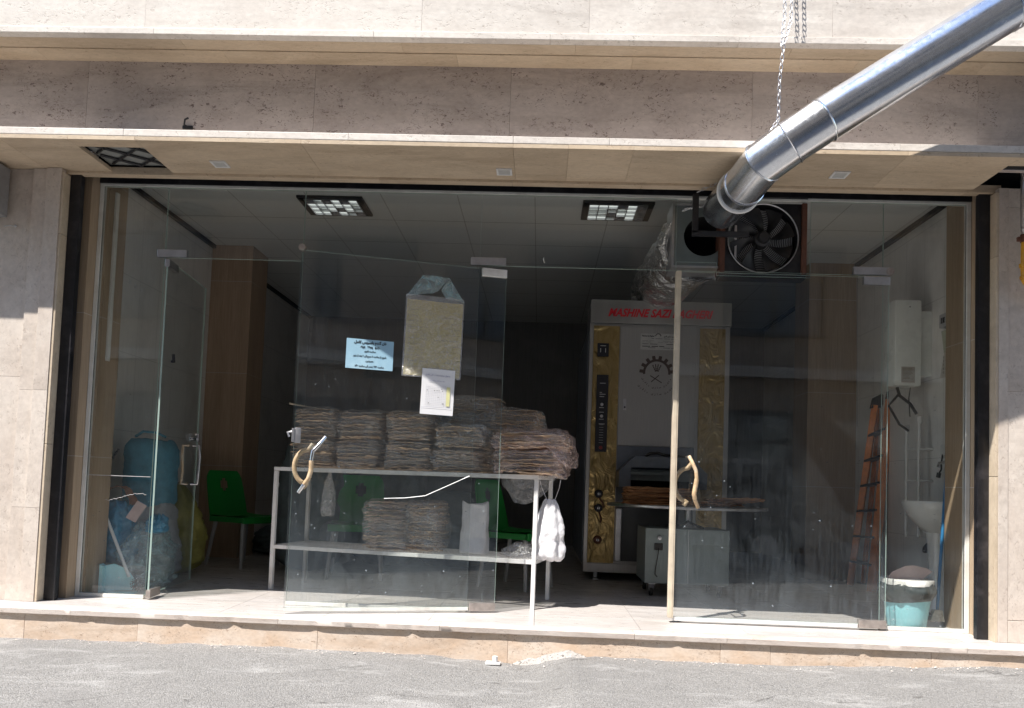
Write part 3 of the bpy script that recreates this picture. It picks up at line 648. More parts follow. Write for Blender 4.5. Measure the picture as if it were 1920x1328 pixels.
for row in range(11):
    zz = h2*(.36-.075*row); 
    for side in (-1, 1):
        a = side*w2*.46; k = 0
        for _ in range(random.randint(2, 6)):
            ln = random.uniform(.008, .022); x = a-side*k; k += ln+.006
            mb.tube([(x, -.0045, zz+.003*N((x, row, 0), 80)), (x-side*ln*.5, -.0045, zz+.004), (x-side*ln, -.0045, zz+.004*N((x, row, 2), 90))], .0011, 4)
mb.build('handwriting', M['ink2'], T2, kind='stuff')
T3, w3, h3 = notice('paper_notice', 'white printed timetable overlapping the bottom of the yellow card', 791, 691, 849, 780, M['paper_w'], .0165, R(1.2))
mb = MB()
for i in range(11): x = w3*(-.36+.06*i); mb.bx(x-.0004, x+.0004, -.0032, -.0028, -h3*.30, h3*.14)
for i in range(13): z_ = h3*(-.30+.0365*i); mb.bx(-w3*.36, w3*.24, -.0034, -.0033, z_-.0004, z_+.0004)
mb.build('ruled_table', M['line'], T3)
text(fa('جدول برنامه پخت نان کامل'), .012, M['inkb'], T3, (-.005, -.0034, h3*.36), width=w3*.76, name='lettering')
text(fa('ردیف روز تعداد مشتری ساعت'), .007, M['inkb'], T3, (-.01, -.0034, h3*.24), width=w3*.5)
mb = MB(); mb.bx(w3*.27, w3*.38, -.0032, -.0026, -h3*.30, h3*.12); mb.build('highlight', M['ylw'], T3)
mb = MB(); mb.bx(-w3*.48, w3*.46, -.0032, -.0028, -h3*.345, -h3*.340); mb.build('rule', M['line'], T3)
mb = MB(); random.seed(5)
for i in range(10): x, z_ = random.uniform(-.34, .22)*w3, random.choice((.06, .02, -.12, -.26))*h3; mb.bx(x, x+.006, -.0038, -.0035, z_, z_+.0035)
mb.build('filled_in_marks', M['ink'], T3, kind='stuff')

# ================================================================== pipe, chain, fan, oven flue
pts = [W(1352, 408, -.16), W(1398, 348, -.46)]
P_ = [Vector((1.035, -.17, 2.47)), Vector(W(1396, 348, -.58)), Vector(W(1430, 306, -.76)), Vector(W(1482, 268, -.84)), Vector(W(1545, 226, -.90)), Vector(W(1880, 22, -.965))]
dd = (P_[5]-P_[4]).normalized(); P_.append(P_[5]+dd*2.2)
duct = thing('exhaust_duct', 'long galvanised steel exhaust pipe rising to the right across the facade', 'pipe', P_[0])
rad = .113
RG = []; nn = 48                      # one continuous pipe cut into sections at mitred joints
TT = [(P_[min(i+1, 6)]-P_[max(i-1, 0)]).normalized() for i in range(7)]
def ring_at(c, nrm, d, r_):           # ellipse where a round pipe running along d meets the plane with normal nrm
    A = d.cross(Vector((0, 1, 0))).normalized(); Bv = A.cross(d); out = []
    for k in range(nn):
        a = math.tau*k/nn; w_ = (A*math.cos(a)+Bv*math.sin(a))*r_; out.append(c + w_ - d*(w_.dot(nrm)/d.dot(nrm)))
    return out
for i in range(6):
    a, b = P_[i], P_[i+1]; d = (b-a).normalized(); n0 = d if i == 0 else ((b-a).normalized()+(a-P_[i-1]).normalized()).normalized(); n1 = d if i == 5 else ((b-a).normalized()+(P_[i+2]-b).normalized()).normalized()
    L_ = (b-a).length; segs = 1 if L_ < 1 else max(1, round(L_/1.02))
    for k in range(segs):
        mb = MB(); rings = []; m = max(2, int(L_/segs/.06))
        for q in range(m+1):
            f = (k+q/m)/segs; c = a.lerp(b, f); nr = n0.lerp(n1, f).normalized(); x = f*L_*3+i*5
            rings.append([mb.bm.verts.new(p-P_[0]) for p in ring_at(c, nr, d, rad*(1+.008*N((x, i, 0), 2)-.004*((i+k) % 2)))])
        for A_, B_ in zip(rings, rings[1:]):
            for t_ in range(nn): mb.bm.faces.new((A_[t_], A_[(t_+1) % nn], B_[(t_+1) % nn], B_[t_]))
        sec = mb.build('pipe_section', M['galv'], duct, 50)
        if i == 0 and k == 0: continue
        for off in ([0] if segs == 1 else [.02, .05, .075]):
            c = a.lerp(b, k/segs)+(d*off); nr = n0 if (k == 0 and segs == 1) else d
            mb = MB(); mb.tube([p-P_[0] for p in ring_at(c, nr, d, rad+.001)], .005 if segs == 1 else .003, 6, False, closed=True); mb.build('bead', M['galv'], sec, 50)
mb = MB(); d = (P_[1]-P_[0]).normalized(); mb.tube([p-P_[0] for p in ring_at(P_[1]-d*.10, d, d, rad+.002)], .009, 8, False, closed=True); mb.build('white_joint_ring', M['white'], duct, 50)
for k in range(3):
    mb = MB(); mb.lathe([(.001, -.006), (.006, -.004), (.006, .004)], W(1405+k*14, 318-8*k, -.72)-P_[0], 8, 'y'); mb.build('rivet', M['satin'], duct)

# chain hanging from above and looped round the pipe
def chain(name, pts, label, loc):
    mb = MB(); o = Vector(pts[0]); k = 0; ll = .027; acc = 0
    path = [Vector(p) for p in pts]
    tot = [0]
    for a, b in zip(path, path[1:]): tot.append(tot[-1]+(b-a).length)
    s = 0
    while s < tot[-1]:
        j = next(i for i in range(len(tot)-1) if tot[i+1] >= s); t_ = (s-tot[j])/max(1e-6, tot[j+1]-tot[j]); c = path[j].lerp(path[j+1], t_)-o
        d = (path[j+1]-path[j]).normalized(); side = d.cross(Vector((0, 1, .2))).normalized(); oth = d.cross(side)
        w = (side if k % 2 else oth)*.85+(oth if k % 2 else side)*.3; w.normalize()
        loop = [c + d*(.0165*math.cos(q*math.tau/12)) + w*(.0075*math.sin(q*math.tau/12)) for q in range(12)]
        mb.tube(loop, .0019, 5, False, closed=True); s += ll; k += 1
    return mb.build(name, M['satin'], None, 60, label, 'chain', o)
anchor = Vector(W(1466, 84, -.80)); low = Vector(W(1459, 225, -.80))
chain('chain', [W(1489, -120, -.72), W(1483, 40, -.76), anchor+Vector((.01,0,0)), W(1462, 150, -.8), low], 'rusty hanging chain that runs down the facade to the steel pipe', None)
chain('chain', [W(1473, -120, -.72), W(1471, 30, -.76), anchor], 'short second strand of chain hanging beside the longer one', None)
c1 = Vector(W(1468, 262, -.84)); chain('chain', [low, Vector(W(1441, 252, -.80)), Vector(W(1425, 275, -.70)), Vector(W(1400, 300, -.5))], 'slack chain end looping behind the bend of the steel pipe', None)
chain('chain', [W(1372, 318, -.3), W(1340, 345, -.23), W(1305, 362, -.2)], 'dark chain end tied from the pipe to the black bracket', None)

# black bracket in front of the flue opening
mb = MB(); a = W(1303, 365, -.13); b = W(1303, 437, -.13); c = W(1372, 436, -.13)
bk = thing('pipe_bracket', 'black angle iron bracket under the open end of the steel pipe', 'bracket', b)
mb.bx(-.018, .018, -.012, .012, 0, (a-b).z, .002); mb.build('upright', M['blackmetal'], bk)
mb = MB(); mb.bx(-.018, (c-b).x+.10, -.012, .011, -.02, .012, .002); mb.build('arm', M['blackmetal'], bk)

# flange + foil wrapped flue dropping to the oven
fx0, fz0, fx1, fz1 = .865, 2.20, 1.075, 2.585
fl = thing('flue_collar', 'square sheet metal collar with a round hole behind the steel pipe', 'duct collar', (.98, .05, 2.38))
mb = MB(); n = 40; ring = []
sq = []
for k in range(n):
    a = math.tau*k/n; cx, cz = math.cos(a), math.sin(a); m = max(abs(cx), abs(cz)); sq.append((cx/m*.185, cz/m*.20)); ring.append((cx*.125, cz*.125))
for k in range(n):
    j = (k+1) % n
    vs = [mb.bm.verts.new((p[0], 0, p[1])) for p in (ring[k], ring[j], sq[j], sq[k])]; mb.bm.faces.new(vs)
mb.build('face_plate', M['cart'], fl)
mb = MB()
for a in ((-.187, .187, -.203, -.19), (-.187, .187, .19, .203)): mb.bx(a[0], a[1], -.012, .20, a[2], a[3])
for a in ((-.2, -.187), (.187, .2)): mb.bx(a[0], a[1], -.012, .2, -.203, .203)
mb.build('side_flange', M['satin'], fl)
mb = MB(); mb.lathe([(.126, 0), (.126, .22), (.001, .225)], (0,0,0), 40, 'y', cap=False); mb.build('throat', M['void'], fl, 40)
# flue path: collar back -> down-left -> oven top
FP = [Vector((.985, .14, 2.36)), W(1300, 452, .36), W(1284, 480, .85), W(1256, 512, 1.5), W(1232, 548, 2.15), W(1228, 605, 2.42)]
sm = []
for i in range(len(FP)-1):
    for k in range(14): 
        a, b = FP[i], FP[i+1]; p0 = FP[max(0, i-1)]; p3 = FP[min(len(FP)-1, i+2)]; t_ = k/14
        sm.append(.5*((2*a) + (b-p0)*t_ + (2*p0-5*a+4*b-p3)*t_*t_ + (3*a-p0-3*b+p3)*t_**3))
sm.append(FP[-1]); o = sm[0]
mb = MB(); k = len(sm); up_ = Vector((0,0,1)); n = 56; rings = []
for i, c in enumerate(sm):
    T_ = (sm[min(i+1, k-1)]-sm[max(i-1, 0)]).normalized(); A = T_.cross(up_).normalized(); Bv = T_.cross(A)
    r0 = .195 + .010*math.sin(i*2.2) + .03*min(1, i/30) + .045*max(0, 1-i/9)
    rings.append([mb.bm.verts.new(c-o+(A*math.cos(a)+Bv*math.sin(a))*(r0+.010*N((math.cos(a)*1.2, math.sin(a)*1.2, i*.22), 2.6)+.006*N((math.cos(a)*3, math.sin(a)*3, i*.5), 3.1)+.006*math.sin(i*3.14+math.cos(a)*2))) for a in [math.tau*j/n for j in range(n)]])
for A_, B_ in zip(rings, rings[1:]):
    for j in range(n): mb.bm.faces.new((A_[j], A_[(j+1)%n], B_[(j+1)%n], B_[j]))
mb.build('foil_duct', M['foil'], None, 60, 'crumpled foil wrapped flue bending down to the top of the oven', 'duct', o)

# extractor fan
fz, fxc = 2.365, 1.335
fan = thing('extractor_fan', 'black extractor fan with wire guard set into the glass above the right door', 'fan', (fxc, .03, fz))
mb = MB(); n = 48; ring = []; sq = []
for k in range(n):
    a = math.tau*k/n; cx, cz = math.cos(a), math.sin(a); m = max(abs(cx), abs(cz)); sq.append((cx/m*.235, cz/m*.222)); ring.append((cx*.213, cz*.213))
for k in range(n):
    j = (k+1) % n; mb.bm.faces.new([mb.bm.verts.new((p[0], -.01, p[1])) for p in (ring[k], ring[j], sq[j], sq[k])])
mb.lathe([(.2135, -.01), (.2135, .16)], (0, 0, 0), 48, 'y', cap=False); mb.build('housing', M['black'], fan, 40)
mb = MB(); mb.bx(-.23, .23, .16, .17, -.22, .22); mb.build('shutter', M['void'], fan)
for s in (-1, 1): mb = MB(); mb.bx(s*.25-.015, s*.25+.015, -.03, .10, -.222, .222, .002); mb.build('side_frame', M['rust'], fan)
mb = MB(); mb.bx(-.265, .265, -.02, .08, -.25, -.224, .002); mb.build('bottom_frame', M['blackmetal'], fan)
mb = MB(); mb.lathe([(.001, -.055), (.03, -.052), (.036, -.04), (.036, -.02), (.05, -.012), (.05, .05)], (0, 0, 0), 28, 'y'); mb.build('hub', M['blackmetal'], fan, 40)
for b_i in range(8):
    mb = MB(); A0 = b_i*math.tau/8+.15
    mb.grid(lambda u, v: ((.045+.155*u)*math.cos(A0+.35*u-.10+(v-.5)*(.34+.22*u)), .012+.02*(v-.5)*2*(1-.3*u), (.045+.155*u)*math.sin(A0+.35*u-.10+(v-.5)*(.34+.22*u))), 8, 6)
    mb.build('blade', M['blackmetal'], fan, 60)
mb = MB()
for k in range(14):
    r_ = .055+.011*k; mb.tube([(r_*math.cos(a*math.tau/40), .055, r_*math.sin(a*math.tau/40)) for a in range(40)], .0028, 4, False, closed=True)
mb.build('wire_guard', simple('guard_wire', (.5,.5,.5), .4), fan, 60)
mb = MB(); mb.tube([(.216*math.cos(a*math.tau/56), -.016, .216*math.sin(a*math.tau/56)) for a in range(56)], .005, 6, False, closed=True); mb.build('guard_rim', M['satin'], fan, 60)

# ceiling lamps with louvres
def lamp(x, y, w, d_):
    t_ = thing('ceiling_light', 'recessed louvred ceiling light on the left, half of its cells dark', 'ceiling light', (x, y, 2.998), group='louvred ceiling lights')
    mb = MB()
    for a in ((-w/2, w/2, -d_/2, -d_/2+.03), (-w/2, w/2, d_/2-.03, d_/2)): mb.bx(*a, -.02, -.001)
    for a in ((-w/2, -w/2+.05), (w/2-.05, w/2)): mb.bx(a[0], a[1], -d_/2+.0301, d_/2-.0301, -.02, -.001)
    mb.build('frame', M['blackmetal'], t_)
    nx, ny = 6, 4; iw, idp = w-.10, d_-.06
    mb = MB()
    for i in range(nx+1): xx = -iw/2+iw*i/nx; mb.bx(xx-.003, xx+.003, -idp/2, idp/2, -.026, -.004)
    for j in range(ny+1): yy = -idp/2+idp*j/ny; mb.bx(-iw/2, iw/2, yy-.003, yy+.003, -.0265, -.0045)
    mb.build('louvre', M['satin'], t_)
    random.seed(int(x*10)+40)
    for i in range(nx):
        for j in range(ny):
            a, b = -iw/2+iw*i/nx+.004, -iw/2+iw*(i+1)/nx-.004; c, e = -idp/2+idp*j/ny+.004, -idp/2+idp*(j+1)/ny-.004
            mb = MB(); hh = random.uniform(.25, 1)
            mb.bx(a, b, c, c+(e-c)*(.95 if hh > .4 else .5), -.012, -.008); 
            mb.build('reflector_cell', M['lamp'] if (random.random() < (.6 if x < 0 else .85)) and not (x > 0 and i > 4) else M['satin'], t_)
    return t_
lamp(-1.72, 1.34, .52, .40)
l2 = lamp(.545, 1.31, .55, .39); l2['label'] = 'recessed louvred ceiling light in front of the foil flue, most of its cells bright'

# ================================================================== the oven
O = thing('bread_oven', 'tall stainless steel bread oven with gold film strips and red lettering', 'oven', (1.0, 1.89, 0))
mb = MB(); mb.bx(-.60, .60, .012, 1.75, .09, 2.21, .004); mb.build('cabinet', M['brushed'], O)
mb = MB()
for i in range(4): mb.bx(-.612, -.602, .06+.42*i, .06+.42*i+.40, .14, 2.15, .003)
mb.build('side_panel', simple('dull_side_steel', (.17,.19,.22), .45, .4), O)
mb = MB(); mb.bx(-.602, .60, -.045, .40, 2.206, 2.405, .004); mb.build('header', M['header'], O)
hd = text('MASHINE SAZI BAGHERI', .094, M['red'], O, (-.005, -.0475, 2.297), width=.895, shear=.35, bold=.0032, ext=.002)
for x0, x1 in ((-.602, -.57), (-.345, -.34), (.315, .34), (.56, .60)):
    mb = MB(); mb.bx(x0, x1, -.006, .011, .09, 2.205, .002); mb.build('front_rail', M['brushed'], O)
def gold(x0, x1, z0, z1):
    mb = MB(); mb.grid(lambda u, v: (x0+(x1-x0)*u, -.012+.006*N((x0+u*.25, v*3.2, x0*9), 4.5)+.002*N((u*.6, v*8, 4), 6), z0+(z1-z0)*v), 16, 110)
    return mb.build('gold_strip', M['gold'], O, 180)
g1 = gold(-.569, -.346, .15, 2.185); gold(.341, .559, .40, 2.185)
mb = MB(); mb.bx(-.339, .314, -.008, .011, 1.157, 2.186, .003); dr = mb.build('oven_door', M['brushed'], O)
mb = MB(); mb.bx(-.30, -.272, -.014, -.008, 1.46, 1.56, .002); hp = mb.build('latch', M['satin'], dr); mb = MB(); mb.lathe([(.008, -.016), (.008, -.012)], (-.286, 0, 1.485), 10, 'y'); mb.build('latch_hole', M['ink'], dr)
np_ = MB(); np_.bx(-.165, .145, -.012, -.0085, 1.99, 2.13, .002); npo = np_.build('nameplate', simple('plate_silver', (.50,.50,.49), .4, .3), dr)
for s_, x, z_, w_ in (('Mashine Sazi Bagheri', -.10, 2.106, .105), ('ماشین سازی باقری', .085, 2.106, .105)): text(fa(s_) if ord(s_[0]) > 200 else s_, .018, M['ink'], dr, (x, -.0125, z_), width=w_, bold=.0006, name='nameplate_text')
mb = MB(); random.seed(2)
for (z_, h_) in ((2.085, .003), (2.066, .0016), (2.055, .0016), (2.038, .004), (2.018, .006), (2.006, .003)):
    x = -.15
    while x < .13:
        l_ = random.uniform(.02, .07); 
        if random.random() < .8: mb.bx(x, min(x+l_, .135), -.0135, -.0125, z_-h_/2, z_+h_/2)
        x += l_+.01
mb.build('nameplate_rules', M['ink'], dr)
def gear(mb, cx, cz, r, y, teeth, a0, a1, th=.16):
    n = 36; A = [a0+(a1-a0)*i/n for i in range(n+1)]
    for a, b in zip(A, A[1:]):
        q = [(cx+rr*math.cos(t_), cz+rr*math.sin(t_)) for rr, t_ in ((r, a), (r, b), (r*(1-th), b), (r*(1-th), a))]; mb.prism(q, y, y-.001)
    for k in range(teeth):
        a = a0+(a1-a0)*(k+.5)/teeth; w_ = (a1-a0)/teeth*.27
        q = [(cx+rr*math.cos(t_), cz+rr*math.sin(t_)) for rr, t_ in ((r*.99, a-w_*1.1), (r*.99, a+w_*1.1), (r*1.26, a+w_*.8), (r*1.26, a-w_*.8))]; mb.prism(q, y-.0001, y-.0012)
mb = MB(); gear(mb, -.015, 2.106, .022, -.0125, 7, 0, math.pi); mb.build('nameplate_emblem', M['ink'], dr)
mb = MB(); cx, cz = -.02, 1.79
gear(mb, cx, cz, .118, -.0085, 8, -.12, math.pi+.12, .17)
for ang in (-25, -8, 8, 25):       # ears of grain over crossed stalks
    a = R(90+ang); 
    for k in range(4):
        r_ = .03+.016*k; c_ = (cx+r_*math.cos(a), cz-.01+r_*math.sin(a)); mb.prism([(c_[0]+.006*math.cos(t_*math.tau/6), c_[1]+.009*math.sin(t_*math.tau/6)) for t_ in range(6)], -.0085, -.0093)
for a, b in (((-.055, -.025), (.045, -.085)), ((-.045, -.08), (.02, -.02))):
    dx, dz = b[0]-a[0], b[1]-a[1]; l_ = math.hypot(dx, dz); nx_, nz_ = -dz/l_*.004, dx/l_*.004
    mb.prism([(cx+a[0]+nx_, cz+a[1]+nz_), (cx+b[0]+nx_, cz+b[1]+nz_), (cx+b[0]-nx_, cz+b[1]-nz_), (cx+a[0]-nx_, cz+a[1]-nz_)], -.0087, -.0094)
mb.build('gear_emblem', simple('etched_brown', (.075,.055,.05), .6), dr)
for s_, rr, sz, a0, a1 in (('ماشین سازی باقری', .128, .022, 205, 335), ('ماشین سازی باقری', .185, .024, 218, 322)):
    f_ = fa(s_); ln = len(f_)
    for k, ch in enumerate(f_):
        if ch == ' ': continue
        a = R(a0+(a1-a0)*k/(ln-1)); o_ = text(ch, sz, bpy.data.materials['etched_brown'], dr, (cx+rr*math.cos(a), -.0088, cz+rr*math.sin(a)), name='emblem_letter', bold=.0006, rot=(R(90), -(a+math.pi/2) , 0))
# switches on the left gold strip
mb = MB(); mb.bx(-.535, -.437, -.032, -.018, 1.915, 2.03, .003); sw = mb.build('switch_plate', M['ink'], O)
mb = MB(); mb.bx(-.51, -.505, -.036, -.032, 1.95, 1.985); mb.bx(-.468, -.463, -.036, -.032, 1.95, 1.985); mb.bx(-.51, -.463, -.0355, -.0315, 2.005, 2.009); mb.build('rocker_mark', M['pvc'], sw)
mb = MB(); mb.bx(-.532, -.432, -.032, -.018, 1.094, 1.757, .003); cp = mb.build('control_panel', M['ink'], O)
mb = MB()
for z_ in (1.68, 1.60, 1.585, 1.565, 1.47, 1.43, 1.37, 1.33): mb.bx(-.505, -.505+random.choice((.02, .04, .05)), -.0345, -.032, z_, z_+.006)
for k in range(8): mb.bx(-.50, -.465, -.0345, -.032, 1.17+.022*k, 1.173+.022*k)
mb.build('panel_marks', M['greyplastic'], cp, kind='stuff')
for z_ in (1.50, 1.40): mb = MB(); mb.lathe([(.012, -.04), (.014, -.032)], (-.483, 0, z_), 14, 'y'); mb.build('indicator', M['satin'], cp, 40)
mb = MB(); mb.lathe([(.014, -.042), (.016, -.032)], (-.483, 0, 1.13), 14, 'y'); mb.build('stop_button', simple('dull_red', (.25,.03,.03), .4), cp, 40)
for z_, m_ in ((.735, 'ink'), (.615, 'ink'), (.345, 'rust')):
    mb = MB(); mb.lathe([(.001, -.06), (.03, -.058), (.035, -.045), (.035, -.014)], (-.487, 0, z_), 18, 'y'); mb.bx(-.49, -.484, -.072, -.06, z_-.026, z_+.026, .002)
    kb = mb.build('valve_knob', M[m_], O, 40); mb = MB(); mb.lathe([(.001, -.066), (.012, -.064), (.012, -.055)], (-.487, 0, z_), 12, 'y'); mb.build('knob_cap', M['satin'], kb, 40)
mb = MB(); mb.tube([(-.48, -.02, .70), (-.45, -.03, .66), (-.44, -.03, .62)], .008, 6); mb.tube([(-.48, -.02, .58), (-.46, -.03, .52), (-.465, -.03, .49)], .008, 6); mb.build('hose', M['rust'], O, 40)
mb = MB(); mb.bx(-.339, .314, -.004, .011, .95, 1.153, .003); mb.build('lower_panel', simple('blue_grey_steel', (.18,.20,.24), .35, .5), O)
mb = MB(); mb.bx(-.339, .314, .004, .011, .17, .948, .003); mb.build('base_panel', simple('dark_base_steel', (.10,.105,.11), .5, .5), O)
mb = MB(); mb.bx(-.602, .60, -.010, .011, .07, .145, .003); mb.build('plinth_rail', M['brushed'], O)
mb = MB(); mb.bx(-.340, -.285, -.05, .003, .17, .62, .01); mb.build('drip_guard', M['satin'], O)
for x in (-.49, .49):
    for y in (.06, 1.6): mb = MB(); mb.cyl((x, y, .02), (x, y, .10), .022, 14); mb.lathe([(.035, 0), (.035, .012), (.02, .022)], (x, y, 0), 16); mb.build('levelling_foot', M['satin'], O, 40)
# bread outlet hood
mb = MB(); hy = -.29
out = [(-.345, .80), (-.345, .93), (-.22, 1.055), (.24, 1.055), (.37, .93), (.37, .80)]
mb.prism([(-.25, .965), (-.345, .93), (-.22, 1.055), (.24, 1.055), (.37, .93), (.28, .965)], hy, hy+.012)
mb.prism([(-.345, .93), (-.25, .965), (-.25, .80), (-.345, .80)][::-1], hy, hy+.012); mb.prism([(.37, .93), (.28, .965), (.28, .80), (.37, .80)], hy, hy+.012)
for (a, b) in ((0, 1), (1, 2), (2, 3), (3, 4), (4, 5)):
    vs = [mb.bm.verts.new(p) for p in ((out[a][0], hy+.002, out[a][1]), (out[b][0], hy+.002, out[b][1]), (out[b][0], -.004, out[b][1]), (out[a][0], -.004, out[a][1]))]; mb.bm.faces.new(vs)
mb.build('outlet_hood', simple('hood_steel', (.16,.18,.21), .38, .45), O)
mb = MB(); mb.bx(-.25, .28, hy+.10, hy+.11, .86, .95); mb.bx(-.25, .28, hy+.04, hy+.05, .905, .93); mb.build('outlet_flap', M['cart'], O)
mb = MB(); mb.bx(-.30, .32, -.012, -.006, .80, .95); mb.build('outlet_mouth', M['void'], O)  # near-black sheet stands for the darkness inside the hood
mb = MB(); mb.tube([(-.13, hy+.04, 1.058), (-.09, hy+.04, 1.085), (-.03, hy+.05, 1.09), (.02, hy+.05, 1.075), (.10, hy+.05, 1.07), (.2, hy+.06, 1.06)], .012, 8); mb.build('cable', M['rubber'], O, 50)

# turntable on its cart
T = thing('bread_turntable', 'round steel bread tray on a post above a grey wheeled cabinet', 'turntable', (1.11, 1.0, 0))
mb = MB(); mb.bx(-.31, .305, 0, .48, .10, .505, .006); mb.build('cabinet', M['cart'], T)
mb = MB(); mb.bx(.002, .006, -.004, 0, .11, .5); mb.build('seam', M['satin'], T)
mb = MB(); mb.lathe([(.001, -.03), (.014, -.028), (.016, 0)], (-.21, 0, .435), 14, 'y'); mb.build('button', M['satin'], T, 40)
mb = MB(); mb.bx(-.245, -.185, -.012, 0, .345, .395, .003); sk = mb.build('socket', M['rubber'], T); mb = MB(); mb.tube([(-.215, -.012, .36), (-.22, -.03, .32), (-.235, -.03, .22), (-.238, -.02, .17), (-.22, -.01, .15)], .004, 6); mb.build('cable', M['rubber'], sk, 50)
mb = MB(); mb.cyl((.045, .25, .50), (.045, .25, .655), .024, 16); mb.cyl((.045, .25, .50), (.045, .25, .53), .07, 16); mb.build('post', M['satin'], T, 40)
mb = MB(); mb.tube([(-.03, .1, .515), (.02, .12, .56), (.06, .15, .54), (.11, .12, .52), (.14, .15, .51)], .009, 6); mb.build('loose_cable', M['rubber'], T, 50)
mb = MB(); mb.lathe([(.001, .655), (.60, .655), (.605, .66), (.605, .672), (.60, .676), (.001, .676)], (.03, .27, 0), 80); mb.build('tray', M['satin'], T, 40)
for x in (-.25, .25):
    for y in (.06, .42):
        mb = MB(); mb.bx(x-.03, x+.03, y-.03, y+.03, .092, .099); mb.prism([(y-.022, .095), (y+.022, .095), (y+.04, .04), (y+.01, .035)], x-.02, x+.02, 'x'); cs = mb.build('caster', M['satin'], T)
        mb = MB(); mb.lathe([(.001, -.012), (.034, -.012), (.038, -.006), (.038, .006), (.034, .012), (.001, .012)], (x, y+.025, .038), 20, 'x'); mb.build('wheel', M['rubber'], cs, 40)

# ================================================================== flatbreads
def sheet(seed, w=.33, d=.30, amp=.0036, th=.0034, nu=34, nv=18, name='flatbread'):
    mb = MB()
    def P(u, v, top):
        a, b = (u-.5)*2, (v-.5)*2
        e = 1-.10*(abs(a*b))**2 + .06*N((a*1.3, b*1.3, seed), 2.2) + .05*N((a, b, seed+4), 6)
        x, y = a*w/2*e, b*d/2*e
        z = amp*N((x, y, seed), 8)*2.4 + amp*.9*N((x, y, seed+9), 26)*2 + amp*1.2*N((x*.5, y, seed+5), 40)*max(abs(a), abs(b))**4
        edge = max(abs(a), abs(b))**8
        return Vector((x, y, z + (th/2 if top else -th/2)*(1-.45*edge)*(1+.5*N((x, y, seed+2), 18))))
    Vt = [[mb.bm.verts.new(P(i/nu, j/nv, 1)) for j in range(nv+1)] for i in range(nu+1)]; Vb = [[mb.bm.verts.new(P(i/nu, j/nv, 0)) for j in range(nv+1)] for i in range(nu+1)]
    for V, f in ((Vt, 0), (Vb, 1)):
        for i in range(nu):
            for j in range(nv):
                q = (V[i][j], V[i+1][j], V[i+1][j+1], V[i][j+1]); mb.bm.faces.new(q[::-1] if f else q)
    for i in range(nu):
        for j in (0, nv): mb.bm.faces.new((Vt[i][j], Vt[i+1][j], Vb[i+1][j], Vb[i][j]))
    for j in range(nv):
        for i in (0, nu): mb.bm.faces.new((Vt[i][j], Vt[i][j+1], Vb[i][j+1], Vb[i][j]))
    return mb.mesh(name, M['bread_d'] if w > .335 else M['bread'], 60)
SH = [sheet(k*3.1) for k in range(7)]
SF = [sheet(50+k*2.3, .54, .36, .002, .004) for k in range(4)]; SL = [sheet(80+k*2.3, .34, .36, .0042, .004) for k in range(4)]
def bag_shell(w, d, h, seed, mat, parent, wr=.02, sag=0, name='plastic_bag', neck=False):
    mb = MB(); nu, nv = 64, 40
    def fn(u, v):
        th, ph = u*math.tau, (v-.5)*math.pi
        c, s = math.cos(th), math.sin(th); e = .30
        x = math.copysign(abs(c)**e, c); y = math.copysign(abs(s)**e, s); cp = abs(math.cos(ph))**.28; z = math.copysign(abs(math.sin(ph))**.5, math.sin(ph))
        p = Vector((x*cp*w/2, y*cp*d/2, z*h/2+h/2))
        n_ = N(p, 9, seed)*wr + (abs(N(p, 16, seed+3))-.2)*wr*1.3 + (abs(N((p.x*.35, p.y*.35, p.z*2.2), 22, seed+6))-.2)*wr
        q = p + Vector((x*cp, y*cp, z*.6))*n_
        q.z = max(q.z, .002) - sag*max(0, p.x/(w/2)-.55)*abs(1-z)
        return q
    mb.grid(fn, nu, nv, wrapu=True); bmesh.ops.remove_doubles(mb.bm, verts=mb.bm.verts, dist=.0004)
    return mb.build(name, mat, parent, 180)
TB = dict(x=-.014, y=.211, rz=R(-12.4))       # the display table: origin at its front right foot, local -x along the front
def tb(x, y, z): c, s = math.cos(TB['rz']), math.sin(TB['rz']); return (TB['x']+c*x-s*y, TB['y']+s*x+c*y, z)
def bundle(x, y, z, n, seed, label, w=.325, d=.32, gap=.021, mat='film', wr=.018, group='bagged bundles of flatbread', bag=True, sag=0, pitch=0):
    f_ = gap/.0128; n = round(n*f_); gap = .0128
    random.seed(seed); b = thing('flatbread_bundle', label, 'bread bundle', tb(x, y, z), TB['rz']+R(random.uniform(-3, 3)), group)
    for k in range(n):
        link('flatbread', random.choice(SH), b, (random.uniform(-.018, .018), random.uniform(-.024, .014), .010+gap*k), (R(random.uniform(-1.6, 1.6)), R(random.uniform(-1.8, 1.8)), random.choice((0, math.pi))+R(random.uniform(-5, 5))), (w/.33*random.uniform(.94, 1.0), d/.30, random.uniform(.9, 1.7)))
    if bag: bag_shell(w+(.012 if not sag else .07), d+.02, gap*n+.022, seed, M[mat], b, wr, sag)
    return b
TZ = .856
nth = ['leftmost', 'second from the left', 'third from the left', 'fourth from the left']
for i, (x, h) in enumerate(((-1.62, 19), (-1.275, 18), (-.915, 18), (-.56, 14))):
    lo = h//2; up_n = h-lo
    bundle(x, .17, TZ, lo, 10+i, 'bagged flatbreads at the bottom of the pile %s on the white table' % nth[i])
    bundle(x+.01, .17, TZ+.021*lo+.012, up_n, 20+i, 'bagged flatbreads on top of the pile %s on the white table' % nth[i], mat='film2' if i == 3 else 'film')
bundle(-.06, .14, TZ, 7, 31, 'bare edged flatbreads in a loose pinkish bag at the right end of the white table', .40, .34, .021, 'film_pink', .028, sag=.04)
bundle(-.05, .15, TZ+.16, 5, 32, 'topmost bagged flatbreads at the right end of the white table', .43, .37, .021, 'film_pink', .04, sag=.18)
